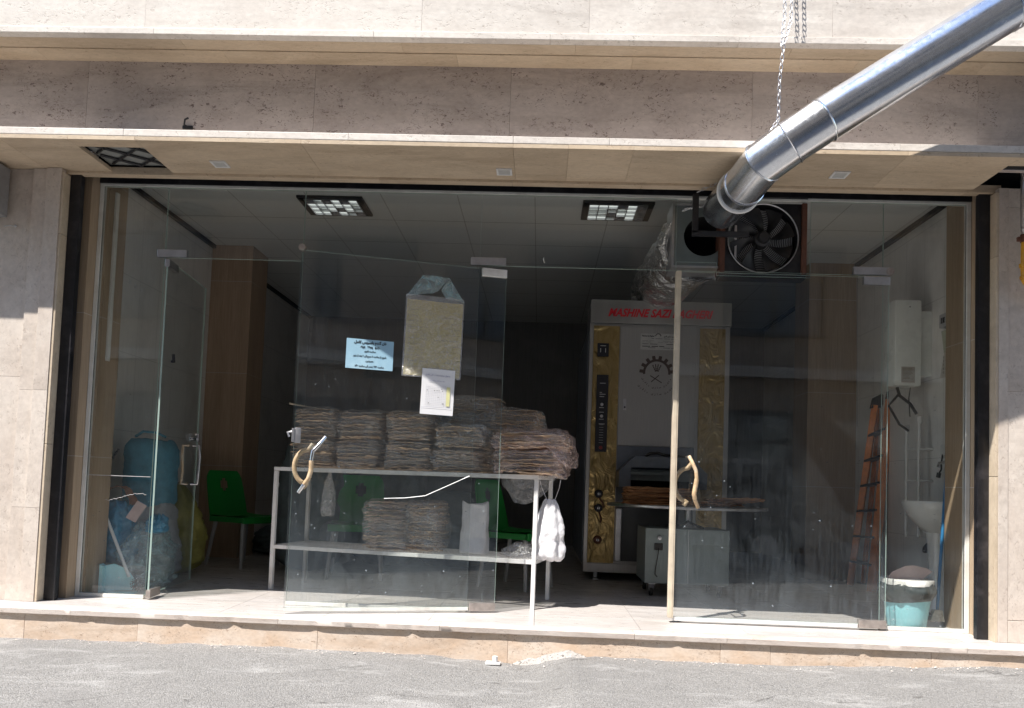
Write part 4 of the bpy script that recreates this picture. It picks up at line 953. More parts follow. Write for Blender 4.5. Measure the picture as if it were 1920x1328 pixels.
bundle(-.60, .60, TZ, 13, 33, 'lower bagged flatbreads in the tall rear pile behind the timetable', .36, .32)
bundle(-.60, .58, TZ+.285, 12, 34, 'upper bagged flatbreads of the tall rear pile behind the timetable', .36, .32, mat='film2')
bundle(-.27, .62, TZ, 12, 35, 'lower bagged flatbreads in the rear pile right of the door edge', .38, .32)
bundle(-.30, .62, TZ+.262, 9, 36, 'upper bagged flatbreads of the rear pile right of the door edge', .38, .32, mat='film2')
bundle(-1.71, .57, TZ, 12, 38, 'dim bagged flatbreads behind the leftmost pile on the white table', .34, .32)
bundle(-1.055, .17, .315, 15, 37, 'bagged flatbreads on the left of the lower wire shelf', .31, .32, .0215, 'film')
bundle(-.80, .20, .315, 15, 39, 'greyish bagged flatbreads on the right of the lower wire shelf', .22, .30, .0215, 'film2')
mb = MB(); mb.bx(-.17, .17, -.006, .006, 0, .012, .003); q = tb(-1.70, .12, TZ+.425); mb.build('wooden_slat', M['beige'], None, None, 'thin wooden slat lying across the top of the leftmost bread pile', 'slat', q, rot=(0, R(9), TB['rz']))

# unbagged toasted sheets on the turntable
random.seed(11)
for k in range(13):
    o = bpy.data.objects.new('flatbread', SF[k % 4]); COL.objects.link(o); o.location = (.92+random.uniform(-.008, .008), 1.20+random.uniform(-.01, .01), .681+.0098*k); o.rotation_euler = (0, R(random.uniform(-.3, .3)), R(random.uniform(-2, 2))+(math.pi if k % 3 == 0 else 0)); o.scale = (1, 1, 1.6)
    tag(o, ('lowest toasted flatbread sheet, lying directly on the round steel tray' if k == 0 else 'topmost toasted flatbread sheet of the neat stack on the round tray' if k == 12 else 'toasted flatbread sheet in the middle of the neat stack on the round tray'), 'flatbread', 'stacked sheets on the round tray')
for k in range(10):
    o = bpy.data.objects.new('flatbread', SL[k % 4]); COL.objects.link(o); o.location = (1.29+.026*k, 1.18+random.uniform(-.03, .03), .683+.0058*k); o.rotation_euler = (R(random.uniform(-2, 2)), R(random.uniform(-3.5, 1)), R(random.uniform(-14, 14)))
    tag(o, ('rightmost and topmost loose flatbread sheet on the round steel tray' if k == 9 else 'loose flatbread sheet fanned out at the right of the round steel tray'), 'flatbread', 'loose sheets on the round tray')

# ================================================================== white wire-shelf table
t_ = thing('display_table', 'white painted steel table with a wire top and lower wire shelf', 'table', tb(0, 0, 0), TB['rz'])
LN, DP = 1.87, .46
for x in (0, -LN):
    for y in (0, DP): mb = MB(); mb.bx(x-.013, x+.013, y-.013, y+.013, 0, .826, .002); mb.build('leg', M['white'], t_)
for z_, nm in ((.828, 'top_frame'), (.285, 'shelf_frame')):
    mb = MB(); s_ = .013 if nm == 'top_frame' else -.014
    for y in (0, DP): mb.bx(-LN-s_ if s_ > 0 else -LN+.014, s_ if s_ > 0 else -.014, y-.013, y+.013, z_, z_+.026, .002)
    for x in (0, -LN): mb.bx(x-.012, x+.012, .014, DP-.014, z_+.001, z_+.025, .002)
    mb.build(nm, M['white'], t_)
    mb = MB()
    for k in range(1, 75): x = -LN*k/75; mb.tube([(x, .01, z_+.024), (x, DP-.01, z_+.024)], .0016, 4, False)
    for k in range(1, 8): y = DP*k/8; mb.tube([(-LN+.01, y, z_+.021), (-.01, y, z_+.021)], .0025, 4, False)
    mb.build('wire_mesh', M['white'], t_)

# ---------------------------------------------------------------- plastic bags
def hang_bag(name, label, loc, w, d, h, seed, mat, rz=0, cat='plastic bag', group=None, neck=.28, folds=7, handles=True):
    mb = MB(); nu, nv = 72, 40
    def fn(u, v):
        th = u*math.tau; prof = neck+(1-neck)*math.sin(min(1, v*1.25)*math.pi/2)**.8
        if v > .93: prof *= 1-(v-.93)/.07*.25
        fr = (1-v)*.30+.05
        r_ = prof*(1+fr*.35*math.sin(folds*th+seed+2*v)+.16*N((math.cos(th), math.sin(th), v*3), 2.0, seed)+.07*N((math.cos(th)*2, math.sin(th)*2, v*5), 2.6, seed+4))
        return Vector((w/2*r_*math.cos(th), d/2*r_*math.sin(th), -h*v + .012*N((math.cos(th)*2, v, 0), 2, seed)))
    mb.grid(fn, nu, nv, wrapu=True)
    vs = [v for v in mb.bm.verts]
    mb.bm.faces.new([vs[i*(nv+1)+nv] for i in range(nu)])
    o = mb.build(name, mat, None, 180, label, cat, loc, rz, group); return o
q = tb(.085, .06, 0)
b_ = hang_bag('carrier_bag', 'white carrier bag hanging from the right end of the table', (q[0]-.005, q[1]+.02, .70), .21, .14, .39, 2, M['whitebag'], R(-10), group=None)
mb = MB(); mb.tube([(-.02, 0, -.005), (-.06, 0, .08), (-.075, -.0, .135)], .0022, 5); mb.tube([(.03, 0, -.005), (.055, .02, .08), (.06, .03, .13)], .0022, 5); mb.build('strap', M['whitebag'], b_)
q = tb(-.12, .22, 0)
bb = hang_bag('bag_heap', 'crumpled clear plastic bags piled on the right of the lower shelf', (q[0], q[1], .40), .30, .28, .095, 9, M['film2'], 0, neck=.45, folds=5)
q = tb(-.47, .22, 0)
mb = MB(); mb.grid(lambda u, v: (.095*math.copysign(abs(math.cos(u*math.tau))**.4, math.cos(u*math.tau))*(1-.06*v)+.008*N((u*6, v*3, 0), 1.4), .06*math.copysign(abs(math.sin(u*math.tau))**.5, math.sin(u*math.tau))*(1-.55*v)+.012*N((u*5, v*4, 3), 1.3), .34*v+.012*math.sin(u*14)*v), 60, 24, wrapu=True)
vs = list(mb.bm.verts); mb.bm.faces.new([vs[i*25] for i in range(60)]); mb.build('paper_sack', M['whitebag'], None, 180, 'upright white bag standing on the lower wire shelf', 'bag', (q[0], q[1], .315), TB['rz'])
q = tb(-1.52, .10, 0); hang_bag('knotted_bag', 'crumpled greyish bag hanging under the left end of the table', (q[0], q[1]+.02, .83), .10, .09, .31, 5, M['film2'], 0, neck=.15, folds=5)
# clear film drooping over the table's right end
mb = MB()
def fn(u, v):
    a = (u-.5)*math.pi*1.15; r_ = .5+.5*v
    return Vector((.19*math.sin(a)*r_+.02*N((u*4, v*3, 0), 1.5), .10*v-.16*math.cos(a)*v*.5, -.19*math.cos(a)**2*v+.02*N((u*7, v*5, 2), 1.6)))
mb.grid(fn, 40, 24); q = tb(-.08, -.0, 0); mb.build('loose_film', M['film'], None, 180, 'clear plastic film sagging below the right end of the table top', 'plastic film', (q[0], q[1], .85), TB['rz'])
mb = MB()
for k in range(5): mb.bx(-.055+.004*k, .055-.006*k, -.02-.003*k, .02, .008*k, .008*k+.009, .004)
q = tb(-.17, .0, 0); mb.build('black_scale', M['rubber'], None, 40, 'small black object lying on the front right rail under the bread', 'small tool', (q[0], q[1]+.01, .856), R(-20))

# ---------------------------------------------------------------- green chairs
def chair(loc, rz, label):
    c = thing('green_chair', label, 'chair', loc, rz, 'green plastic chairs')
    mb = MB(); mb.grid(lambda u, v: ((u-.5)*.44*(1-.06*v), -.21+.42*v, .43+.012*math.cos((u-.5)*5)*0+.02*(abs(u-.5)*2)**3-.015*math.sin(v*3)), 14, 14)
    mb.grid(lambda u, v: ((u-.5)*.44*(1-.06*v), -.21+.42*v, .405+.02*(abs(u-.5)*2)**3-.015*math.sin(v*3)), 14, 14)
    mb.build('seat', M['green'], c, 60)
    mb = MB(); mb.bx(-.215, .215, -.215, -.195, .375, .43, .006); mb.bx(-.215, -.195, -.19, .2, .38, .425, .004); mb.bx(.195, .215, -.19, .2, .38, .425, .004); mb.build('apron', M['green'], c)
    mb = MB()
    def bk(u, v, o=0):
        x = (u-.5)*2; w_ = .205*(1-.10*v**2)
        if v > .8: w_ *= math.sqrt(max(0, 1-((v-.8)/.2)**2*.35))
        return Vector((x*w_, .195+.10*v+.03*(1-x*x)*math.sin(v*3)*.6+o, .42+.40*v))
    nu, nv = 18, 18; V0 = [[mb.bm.verts.new(bk(i/nu, j/nv)) for j in range(nv+1)] for i in range(nu+1)]; V1 = [[mb.bm.verts.new(bk(i/nu, j/nv, .012)) for j in range(nv+1)] for i in range(nu+1)]
    hole = lambda i, j: (7 <= i <= 10 and 10 <= j <= 14 and not (i in (7, 10) and j in (10, 14)))
    for i in range(nu):
        for j in range(nv):
            if hole(i, j): continue
            mb.bm.faces.new((V0[i][j], V0[i+1][j], V0[i+1][j+1], V0[i][j+1])); mb.bm.faces.new((V1[i][j], V1[i][j+1], V1[i+1][j+1], V1[i+1][j]))
    for i in range(nu): mb.bm.faces.new((V0[i][nv], V0[i+1][nv], V1[i+1][nv], V1[i][nv]))
    for j in range(nv):
        for i in (0, nu): mb.bm.faces.new((V0[i][j], V0[i][j+1], V1[i][j+1], V1[i][j]))
    mb.build('backrest', M['green'], c, 60)
    for sx in (-1, 1):
        for sy in (-1, 1): mb = MB(); mb.tube([(sx*.17, sy*.16, .41), (sx*.21, sy*.21+.01, .0)], [.018, .013], 10); mb.build('leg', M['greyplastic'], c, 50)
    return c
c0 = chair((-2.56, 1.95, 0), R(64), 'green plastic chair by the tiled column behind the open left door')
dup(c0, (-1.45, 1.45, 0), R(10), 'green plastic chair standing behind the white table, half hidden by film')
dup(c0, (-.15, 1.25, 0), R(62), 'green plastic chair between the white table and the oven')

# dark sacks behind the table
def sack(name, label, loc, w, d, h, seed, mat, cat='sack', rz=0, rough=.10, top=.25, group=None, parts=None, pw=.55):
    mb = MB(); nu, nv = 64, 40
    def fn(u, v):
        th = u*math.tau; c, s = math.cos(th), math.sin(th); e = .65
        x = math.copysign(abs(c)**e, c); y = math.copysign(abs(s)**e, s)
        pr = (math.sin(min(1, v*6)*math.pi/2)**.5*.92+.08) if v < .17 else 1-(1-top)*max(0, (v-pw)/(1-pw))**1.8
        n_ = 1+rough*1.4*N((x, y, v*2.4), 1.8, seed)+rough*1.5*(abs(N((x*2, y*2, v*5), 1.6, seed+3))-.2)+rough*.9*(abs(N((x*3, y*3, v*4), 3.1, seed+8))-.2)
        return Vector((x*w/2*pr*n_, y*d/2*pr*n_, h*v+.03*N((x, y, v), 2, seed)*v))
    mb.grid(fn, nu, nv, wrapu=True); vs = list(mb.bm.verts)
    mb.bm.faces.new([vs[i*(nv+1)+nv] for i in range(nu)]); mb.bm.faces.new([vs[i*(nv+1)] for i in range(nu)][::-1])
    return mb.build(name, mat, None, 180, label, cat, loc, rz, group)
sack('flour_sack', 'dark grey sack stacked behind the left end of the table', (-1.92, 1.75, 0), .55, .45, 1.15, 3, M['darksack'], top=.6)
sack('flour_sack', 'dark bulging sack behind the second bread pile', (-1.40, 2.35, 0), .7, .5, 1.28, 6, M['darksack'], top=.55)
sack('flour_sack', 'dark sack lying lowest beyond the table and the middle chair', (-.75, 2.45, 0), .7, .5, .70, 8, M['darksack'], top=.6)
sack('floor_bag', 'crumpled dark bag on the floor behind the left green chair', (-2.5, 3.0, 0), .7, .4, .30, 12, M['darksack'], top=.4)

# ---------------------------------------------------------------- left corner
s0 = sack('blue_holdall', 'large blue fabric bag piled in the left corner behind the fixed pane', (-2.83, .80, .50), .34, .30, .52, 21, M['bluefab'], 'bag', 0, .05, .8, pw=.85)
mb = MB(); mb.tube([(-.16, -.17, .44), (-.235, -.18, .30), (-.22, -.19, .10), (-.19, -.17, .03)], .008, 6); mb.build('strap', M['blackmetal'], s0, 50)
mb = MB(); mb.tube([(-.10, -.06, .54), (-.03, -.09, .575), (.06, -.08, .57), (.12, -.05, .54)], .010, 6); mb.build('seam', M['bluefab'], s0, 50)
sack('grey_sack', 'pale grey sack under the blue bag in the left corner', (-2.82, .80, 0), .40, .34, .56, 31, M['greysack'], 'sack', 0, .12, .75)
sack('yellow_sack', 'greenish yellow plastic sack behind the open left door', (-2.84, 1.22, 0), .42, .36, .70, 41, M['yfab'], 'sack', 0, .13, .22, pw=.5)
sack('blue_bag', 'crumpled blue plastic bag beneath the brown cardboard at the far left', (-2.86, .42, .16), .26, .20, .42, 51, M['blueplast'], 'plastic bag', 0, .22, .5)
sack('film_bag', 'clear bluish bag slumped behind the two white rods', (-2.62, .40, .0), .32, .24, .44, 55, M['film3'], 'plastic bag', 0, .25, .4)
sack('blue_ball', 'bright blue knotted film ball beside the left pane edge', (-2.53, .33, .38), .12, .11, .12, 61, M['blueplast'], 'plastic bag', 0, .2, .4)
mb = MB(); mb.grid(lambda u, v: (.22*(u-.5)*2*.5, .10*v, .05-.9*(u-.5)**2*.35+.02*N((u*3, v*2, 0), 2)), 16, 6); 
mb.build('cardboard_flap', M['brownfab'], None, 50, 'curved brown cardboard draped over the blue bag', 'cardboard', (-2.83, .36, .63), R(0), rot=(R(0), R(24), 0))
mb = MB(); mb.bx(-.035, .035, -.003, .003, -.065, .065, .002); mb.bx(-.010, .010, -.005, -.003, -.03, .03); mb.build('pinkish_tag', M['pinkcard'], None, None, 'small pinkish card sticking up among the left corner bags', 'card', (-2.66, .30, .52), rot=(R(-10), R(28), R(10)))
dp = thing('dustpan', 'pale cyan dustpan standing on the floor at the lower left', 'dustpan', (-2.69, .20, 0), R(12))
mb = MB(); mb.prism([(-.09, .01), (.10, .015), (.115, .05), (.04, .15), (-.04, .185), (-.10, .17)], 0, .012); mb.build('pan', M['cyan'], dp)
mb = MB(); mb.prism([(-.11, .0), (-.09, .0), (-.09, .17), (-.11, .185)], -.05, .02); mb.bx(-.10, .11, -.06, .012, .0, .008); mb.build('rim', M['cyan'], dp)
mb = MB()
for k in range(26): mb.tube([( .10+.05*math.cos(k*2.4)*random.random(), -.01, .05+.045*math.sin(k*2.4)), (.10+.03*math.cos(k*1.9+1), -.03, .05+.04*math.sin(k*3.1)), (.10+.05*math.cos(k+2), -.02, .05+.045*math.sin(k+2))], .0022, 4)
o = mb.build('wire_scourer', M['blackmetal'], None, None, 'tangled dark wire scrap at the foot of the longer white rod', 'wire scrap', (-2.66, .20, .01))
def rod(name, a, b, r_, mat, label, cat): 
    a, b = Vector(a), Vector(b); mb = MB(); mb.tube([Vector((0,0,0)), (b-a)*.5, b-a], r_, 10); return mb.build(name, mat, None, 50, label, cat, a)
rod('white_rod', W(242, 1082, .20), W(174, 902, .30), .010, M['stick'], 'longer white rod leaning in the left corner behind the glass', 'rod')
rod('white_rod', W(191, 1042, .22), W(168, 940, .32), .010, M['stick'], 'shorter white rod leaning at the far left by the tiled jamb', 'rod')
# wall fittings on the left
eb = thing('fuse_box', 'small wall box with a dark window on the left inner wall', 'fuse box', (-3.228, .83, 1.57))
mb = MB(); mb.bx(-.0, .03, -.10, .10, -.10, .10, .004); mb.build('body', simple('aged_cream_box', (.42,.38,.28), .5), eb); mb = MB(); mb.bx(.03, .034, -.07, .07, -.065, .065, .002); mb.build('window', M['ink'], eb)
so = thing('wall_socket', 'white double socket low on the left inner wall', 'socket', (-3.228, .84, 1.135))
mb = MB(); mb.bx(0, .012, -.07, .07, -.035, .035, .004); mb.build('plate', M['pvc'], so)
for yy in (-.033, .033): mb = MB(); mb.lathe([(.020, .0125), (.020, .014)], (0, yy, 0), 16, 'x'); mb.build('outlet', M['greyplastic'], so)
mb = MB(); mb.bx(0, .016, -.016, .016, 0, 1.10, .002); mb.build('cable_trunking', M['alu'], None, None, 'white plastic cable trunking running down the left tiled jamb', 'trunking', (-2.811, .10, 1.49))
random.seed(21); mb = MB()
for k in range(3): y = .85+.09*k; mb.bx(-.0, .004, y-.018, y+.018, -.012*k-.02, .01-.012*k)
mb.build('wall_patch', M['white'], None, None, 'small white plaster patches high on the left inner wall', 'plaster patch', (-3.2295, .22, 2.26))

# ---------------------------------------------------------------- right corner
ht = thing('water_heater', 'tall white wall mounted water heater cabinet on the right inner wall', 'water heater', (2.964, 1.25, 1.975))
mb = MB(); mb.bx(-.30, -.10, -.09, .10, -.335, .325, .015); mb.bx(-.10, 0, -.04, .06, -.25, .25); mb.build('cabinet', M['cleanwhite'], ht, 40)
mb = MB(); mb.bx(-.25, -.15, -.0925, -.0905, -.31, -.19); lb = mb.build('label', simple('aged_label', (.46,.42,.36), .7), ht)
mb = MB(); random.seed(4)
for k in range(9): mb.bx(-.24, -.165-random.random()*.03, -.0935, -.0928, -.205-.0095*k, -.202-.0095*k)
mb.build('label_print', M['ink2'], lb, kind='stuff')
mb = MB(); mb.lathe([(.001, -.004), (.005, 0)], (-.19, -.091, .27), 8, 'y'); mb.build('screw', M['ink'], ht)
mb = MB(); mb.tube([(-.24, 0, -.335), (-.22, 0, -.40), (-.14, 0, -.46), (-.10, -.02, -.54)], .012, 8); mb.tube([(-.14, 0, -.335), (-.15, 0, -.42), (-.14, 0, -.56)], .004, 6); mb.tube([(-.22, 0, -.38), (-.26, 0, -.43), (-.30, 0, -.48), (-.22, 0, -.62), (-.15, -.0, -.67)], .009, 6); mb.build('hose', M['rubber'], ht, 50)
for y, l in ((1.18, 'near white plastic water pipe under the heater on the right wall'), (1.28, 'far white plastic water pipe under the heater on the right wall')):
    p_ = thing('water_pipe', l, 'pipe', (2.86-.045*(y > 1.2), y, .50)); mb = MB(); mb.cyl((0, 0, 0), (0, 0, .86 if y < 1.2 else .80), .011, 12); mb.build('tube', M['pvc'], p_, 40)
    mb = MB(); h = .86 if y < 1.2 else .80; mb.cyl((0, 0, h), (0, 0, h+.05), .020, 12); mb.build('elbow', M['pvc'], p_, 40)
    for z_ in (.15, .42, .66): mb = MB(); mb.bx(-.014, .10+.045*(y > 1.2), -.015, .015, z_, z_+.015, .002); mb.build('clip', M['pvc'], p_)
so2 = thing('wall_socket', 'white socket with a black plug and cord above the washbasin', 'socket', (2.964, .98, 1.15))
mb = MB(); mb.bx(-.03, 0, -.04, .04, -.04, .04, .005); mb.build('plate', M['pvc'], so2); mb = MB(); mb.tube([(-.03, 0, -.03), (-.035, .01, -.09), (-.03, .02, -.14), (-.04, .03, -.17)], .006, 6); mb.tube([(-.04, .03, -.165), (-.045, .035, -.20)], .016, 8); mb.build('cord', M['rubber'], so2, 50)
kb = thing('electrical_box', 'small grey electrical box with papers pinned below it on the right wall', 'electrical box', (2.964, .95, 2.10))
mb = MB(); mb.bx(-.05, 0, -.05, .06, -.05, .05, .006); mb.build('body', M['greyplastic'], kb); mb = MB(); mb.bx(-.054, -.05, -.02, .0, -.02, .02); mb.bx(-.054, -.05, .012, .028, -.02, .02); mb.build('switch', M['ink'], kb)
mb = MB(); mb.grid(lambda u, v: (-.012-.02*u*(1-v), -.07+.16*u, -.07-.16*v), 8, 8); mb.build('paper_sheet', simple('pale_green_paper', (.48,.50,.40), .8), None, 60, 'pale greenish paper pinned below the small grey box', 'paper', (2.964, .92, 2.10))
pp = thing('handwritten_sheet', 'white handwritten paper curling off the right wall above the basin', 'paper', (2.964, .92, 1.87)); mb = MB(); mb.grid(lambda u, v: (-.01-.03*(u*v), -.08+.17*u, -.19*v), 8, 8); mb.build('sheet', simple('grubby_paper', (.58,.55,.50), .8), pp, 60)
mb = MB(); random.seed(8)
for k in range(4):
    y = -.05+.033*k
    for j in range(5): z_ = -.03-.028*j; mb.tube([(-.032, y, z_), (-.036, y+.008*random.random(), z_-.01), (-.034, y-.006, z_-.018)], .0014, 4)
mb.build('handwriting', M['ink'], pp, kind='stuff')
# washbasin
wb = thing('washbasin', 'white ceramic pedestal washbasin in the right corner', 'washbasin', (2.80, .80, 0))
mb = MB(); prof = [(.0, .55), (.07, .55), (.13, .60), (.19, .665), (.225, .72), (.24, .76), (.235, .775), (.215, .775), (.19, .72), (.10, .66), (.0, .645)]
n = 40; rings = [[mb.bm.verts.new((-.0+r_*.9*math.cos(a)*(1.0 if math.cos(a) < 0 else .7), r_*1.1*math.sin(a), z_)) for a in [math.tau*k/n for k in range(n)]] for r_, z_ in prof if r_ > 0]
for A, B_ in zip(rings, rings[1:]):
    for j in range(n): mb.bm.faces.new((A[j], A[(j+1)%n], B_[(j+1)%n], B_[j]))
mb.bm.faces.new(rings[0][::-1]); mb.bm.faces.new(rings[-1]); mb.build('basin', M['sinkc'], wb, 60)
mb = MB(); mb.lathe([(.12, 0), (.115, .03), (.085, .10), (.075, .30), (.085, .48), (.10, .56)], (.03, 0, 0), 32); mb.build('pedestal', M['sinkc'], wb, 60)
mb = MB(); mb.tube([(.165, .08, 1.06), (.10, .08, 1.06), (.06, .08, 1.05), (.05, .08, 1.02)], .011, 8); mb.build('tap', M['chrome'], wb, 50)
mb = MB(); mb.tube([(-.03, .02, .56), (-.03, .03, .48), (-.05, .05, .44), (-.02, .12, .42), (.10, .14, .42)], .018, 8); mb.build('drain_trap', M['blackmetal'], wb, 50)
# waste bin
wbn = thing('waste_bin', 'pale cyan waste bin lined with a dark bag and a white rim', 'bin', (2.29, .14, 0))
mb = MB(); mb.lathe([(.105, .003), (.108, .01), (.135, .20), (.138, .26)], (0,0,0), 36); mb.build('bucket', M['cyan'], wbn, 60)
mb = MB(); n = 64
mb.grid(lambda u, v: ((.140+.012*N((math.cos(u*math.tau)*2, math.sin(u*math.tau)*2, v*2), 1.6)+.02*math.sin(v*3))*math.cos(u*math.tau), (.140+.012*N((math.cos(u*math.tau)*2, math.sin(u*math.tau)*2, v*2), 1.6)+.02*math.sin(v*3))*math.sin(u*math.tau), .165+.115*v+.012*math.sin(u*9)*(1-v)), n, 12, wrapu=True)
mb.build('bin_liner', simple('dark_bin_liner', (.05,.06,.06), .3, 0, .3, 20, .6), wbn, 60)
mb = MB(); mb.lathe([(.142, .262), (.150, .262), (.152, .29), (.146, .298), (.138, .295)], (0,0,0), 40); mb.build('rim', M['pvc'], wbn, 60)
mb = MB(); mb.prism([(-.13, .285), (-.10, .335), (-.02, .375), (.03, .38), (.11, .365), (.145, .345), (.09, .30), (.06, .285)], -.02, -.012); mb.prism([(-.09, .30), (.0, .36), (.10, .34), (.05, .28)], .02, .028)
mb.build('cardboard_scrap', M['pinkcard'], None, None, 'crumpled pinkish cardboard sticking out of the waste bin', 'cardboard', (2.29, .14, 0))
br = thing('broom', 'blue broom pole leaning upright against the right jamb', 'broom', W(1756, 1165, .20)); a = Vector((0,0,0)); b = W(1777, 850, .30)-W(1756, 1165, .20)
mb = MB(); mb.tube([a+b*.04, b], .0095, 10); mb.build('pole', M['bluebroom'], br, 50); mb = MB(); mb.tube([a+b*.99, b*1.01], .0105, 10); mb.build('tip', M['pvc'], br, 50)
mb = MB(); mb.prism([(-.05, .0), (.04, .0), (.025, .07), (-.02, .07)], -.02, .02); mb.build('brush', simple('grubby_brush', (.45,.44,.40), .8, 0, .4, 60, .4), br)
mb = MB(); mb.tube([(0, 0, 0), (-.02, 0, .03), (-.07, 0, .05), (-.10, 0, .04)], .013, 8); mb.tube([(-.1, 0, .04), (-.11, .01, .10), (-.09, .02, .16)], .010, 8); mb.build('brush_clamp', M['blackmetal'], br, 50)

# step ladder
ld = thing('step_ladder', 'folded orange step ladder with dark treads leaning in the right corner', 'ladder', (2.82, 1.9, 0))
A0, A1 = W(1590, 1100, .95), W(1640, 765, 1.05)
B0, B1 = W(1622, 1110, .80), W(1655, 765, 1.0)
C0, C1 = W(1608, 1095, 1.15), W(1642, 765, 1.15)
o = Vector(ld.location)
def rail(a, b, w=.060, d=.050, nm='rail', m='orange'):
    mb = MB(); a, b = a-o, b-o; D_ = (b-a); Lh = D_.length; q_ = D_.to_track_quat('Z', 'Y').to_matrix().to_4x4(); q_.translation = a
    mb.bx(-w/2, w/2, -d/2, d/2, 0, Lh, .002, q_); mb.build(nm, M[m], ld)
F0, F1, F2, F3 = W(1594, 1097, 2.15), W(1641, 760, 2.05), W(1634, 1110, 1.87), W(1670, 742, 1.95)
rail(F0, F1); rail(F2, F3); rail(W(1618, 1093, 2.25), W(1650, 765, 2.12), .030, .03); rail(W(1650, 1100, 2.05), W(1679, 745, 2.03), .030, .03)
for k in range(1, 7):
    a, b = F0.lerp(F1, k/7.2)-o, F2.lerp(F3, k/7.2)-o; D_ = (b-a).normalized(); mb = MB(); side = Vector((0, 0, 1)).cross(D_).normalized()*.045
    vs = [mb.bm.verts.new(p) for p in (a-side, b-side, b+side, a+side, a-side-Vector((0,0,.018)), b-side-Vector((0,0,.018)), b+side-Vector((0,0,.018)), a+side-Vector((0,0,.018)))]
    for f in ((0,1,2,3), (7,6,5,4), (0,4,5,1), (1,5,6,2), (2,6,7,3), (3,7,4,0)): mb.bm.faces.new([vs[i] for i in f])
    mb.build('tread', M['blackmetal'], ld)
for p in (F1, F3):
    mb = MB(); c = p-o; mb.prism([(c.x-.04, c.z-.03), (c.x+.05, c.z-.02), (c.x+.08, c.z+.07), (c.x+.05, c.z+.10), (c.x-.02, c.z+.06)], c.y-.02, c.y+.02); mb.build('top_cap', M['rubber'], ld)
rod('hanging_cord', W(1607, 800, 2.55), W(1607, 520, 2.55), .003, M['greyplastic'], 'thin grey cord hanging down the right tiled column', 'cord')

# ---------------------------------------------------------------- outside fittings
gp = thing('gas_pipe', 'yellow gas pipe with a valve below a grey pipe at the right edge', 'gas pipe', (2.72, -.31, 2.0))
mb = MB(); mb.cyl((0, 0, .30), (0, 0, .60), .017, 14); mb.lathe([(.017, .33), (.021, .34), (.021, .35), (.017, .36)], (0,0,0), 14); mb.cyl((0, 0, .36), (0, 0, .75), .023, 14); mb.build('steel_pipe', M['satin'], gp, 50)
mb = MB(); mb.cyl((0, 0, .27), (0, 0, .315), .024, 14); mb.bx(-.042, -.02, -.01, .01, .275, .30, .003); mb.build('valve', M['rust'], gp, 50)
mb = MB(); mb.tube([(0, 0, .29), (-.003, 0, .20), (-.003, 0, .10), (.0, 0, .05), (.02, 0, .02), (.05, 0, .012), (.12, 0, .012), (.4, 0, .012)], .018, 14); mb.cyl((-.003, 0, .125), (-.003, 0, .145), .026, 14); mb.cyl((-.003, 0, .06), (-.003, 0, .075), .023, 14); mb.build('yellow_pipe', M['yellowpaint'], gp, 50)
sg = thing('meter_box', 'edge of a grey metal box fixed to the stone at the far left', 'wall box', (-3.42, -.30, 2.29))
mb = MB(); mb.bx(-.18, .155, -.06, .04, 0, .30, .006); mb.build('body', simple('grey_box_metal', (.30,.30,.31), .45, .3, .2), sg); mb = MB(); mb.bx(-.15, .13, -.064, -.06, .03, .27, .003); mb.build('door', M['greyplastic'], sg)
mb = MB(); mb.tube([(0, 0, 0), (-.02, -.01, .004), (-.06, -.012, -.003)], .003, 5); mb.tube([(0, 0, 0), (.01, -.008, .006)], .007, 6); q = W(28, 425, -.24); mb.build('wall_plug', M['greyplastic'], None, 50, 'small wire end and plug on the stone below the grey box', 'wire', (q.x, -.238, q.z))
# litter in the road
mb = MB(); mb.cyl((0, 0, 0), (.0, .0, .035), .014, 12); mb.bx(-.05, .03, -.03, .03, -.006, .004, .003); mb.build('plastic_stub', M['white'], None, 40, 'small white plastic stub on the road beside the step', 'litter', (-.205, -.505, zroad(-.205)+.012))
mb = MB()
def mort(u, v):
    x = -.12+.42*u; y = -.443-.085*v*(.6+.4*math.sin(u*math.pi)); h = (math.sin(u*math.pi)**.6)*(1-v)**1.4
    return Vector((x, y, zroad(x)-.012+.05*h+.012*N((x, y, 0), 18)*h+.004*N((x, y, 2), 50)))
mb.grid(mort, 60, 16); mb.build('mortar_patch', M['mortar'], None, 180, 'rough grey mortar smeared between the road and the step', 'mortar patch')
random.seed(77); mb = MB()
for k in range(260):
    x = random.uniform(-3.6, 3.6); y = -.455-abs(random.gauss(0, .05)); s_ = random.uniform(.002, .007); c = Vector((x, y, zroad(x)+.006))
    vs = [mb.bm.verts.new(c+Vector((s_*random.uniform(.5, 1.4)*a, s_*random.uniform(.5, 1.4)*b, s_*.7*e))) for a, b, e in ((1,0,0),(-1,0,0),(0,1,0),(0,-1,0),(0,0,1))]
    for f in ((0,2,4),(2,1,4),(1,3,4),(3,0,4)): mb.bm.faces.new([vs[i] for i in f])
mb.build('grit', M['slabedge'], None, kind='stuff', label='loose grit and stone chips along the foot of the step', cat='grit')

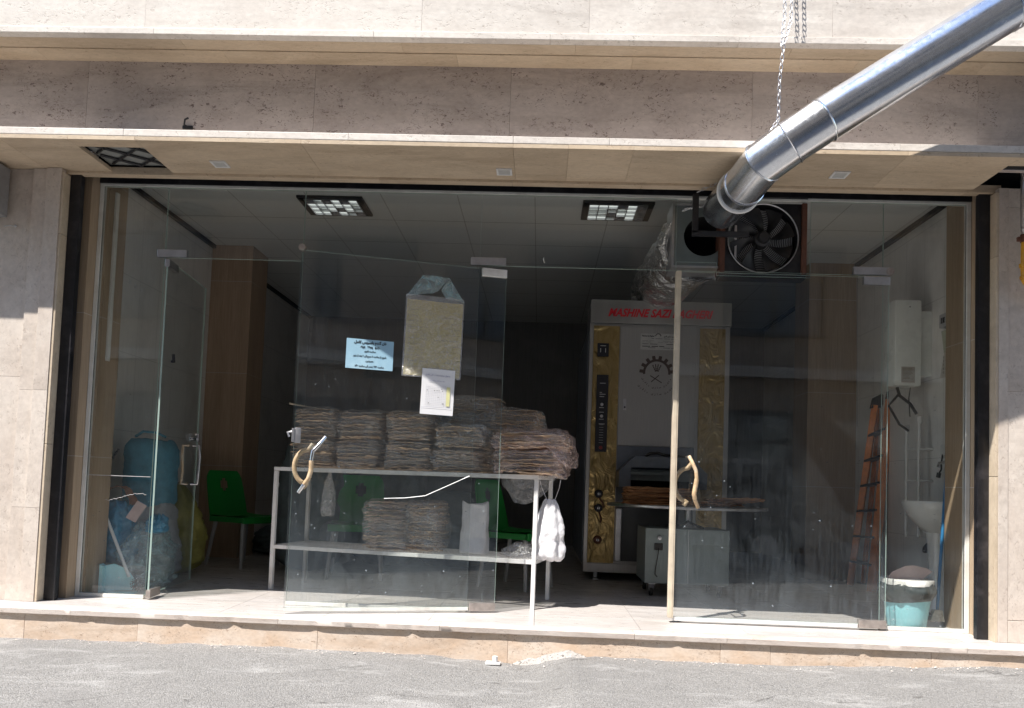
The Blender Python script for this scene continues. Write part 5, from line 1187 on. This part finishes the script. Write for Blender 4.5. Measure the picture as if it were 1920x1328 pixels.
# ================================================================== the far side of the street, seen only in reflections
ob = thing('opposite_building', 'brick and plaster building across the street with dark framed windows', 'building', (0, -9.6, 0))
mb = MB(); mb.bx(-16, 16, -6, 0, -.6, 12.6); mb.build('wall', simple('tan_brick_plaster', (.34,.26,.20), .8, 0, .3, 8, .2), ob)
mb = MB(); mb.bx(-16, 16, -.1, .25, 2.9, 3.1); mb.bx(-16, 16, -.1, .2, 6.1, 6.3); mb.bx(-16, 16, -.2, .35, 12.6, 12.9); mb.build('cornice', M['pilaster'], ob)
for fl_ in range(4):
    for k in range(7):
        x = -12+4*k+(.6 if fl_ == 1 else 0); z_ = .6+3.1*fl_
        mb = MB()
        for a in ((-.95, -.88), (.88, .95), (-.04, .04)): mb.bx(x+a[0], x+a[1], .0, .08, z_, z_+1.7)
        for a in ((0, .07), (1.63, 1.7), (1.1, 1.16)): mb.bx(x-.95, x+.95, .001, .082, z_+a[0], z_+a[1])
        wf = mb.build('window', M['blackmetal'], ob); mb = MB(); mb.bx(x-.88, x+.88, .01, .02, z_+.07, z_+1.63); mb.build('pane', simple('reflective_pane', (.04,.05,.07), .12, 0, .2, 2) if (fl_, k) == (0, 0) else bpy.data.materials['reflective_pane'], wf)
cr = thing('parked_car', 'pale estate car parked across the street opposite the shop', 'car', (2.2, -7.7, -.35))
mb = MB(); body = [(-2.2, .35), (-2.25, .75), (-2.1, 1.0), (-1.2, 1.08), (1.9, 1.12), (2.2, 1.0), (2.25, .5), (2.2, .35)]
mb.prism(body, -.85, .85); mb.build('body', simple('pale_car_paint', (.16,.17,.18), .25, 0, .05, 3, coat=.6), cr)
mb = MB(); mb.prism([(-1.2, 1.085), (-.75, 1.62), (1.75, 1.65), (2.0, 1.125)], -.76, .76); mb.build('cabin', bpy.data.materials['pale_car_paint'], cr)
for a in (((-.98, 1.15), (-.66, 1.55), (.02, 1.56), (.02, 1.15)), ((.10, 1.15), (.10, 1.56), (1.0, 1.57), (1.0, 1.15)), ((1.08, 1.15), (1.08, 1.57), (1.66, 1.57), (1.85, 1.15))): mb = MB(); mb.prism(a, .762, .775); mb.build('window', M['ink'], cr)
for x in (-1.4, 1.4):
    for y in (-.78, .78): mb = MB(); mb.lathe([(.001, -.11), (.30, -.11), (.33, -.07), (.33, .07), (.30, .11), (.001, .11)], (x, y, .33), 28, 'y'); wh = mb.build('wheel', M['rubber'], cr, 40); mb = MB(); mb.lathe([(.001, -.115), (.2, -.115), (.2, .115), (.001, .115)], (x, y, .33), 20, 'y'); mb.build('rim', M['satin'], wh, 40)
for x in (-.1, .9): mb = MB(); mb.bx(x, x+.16, .851, .87, .93, .96, .004); mb.build('door_handle', M['ink'], cr)
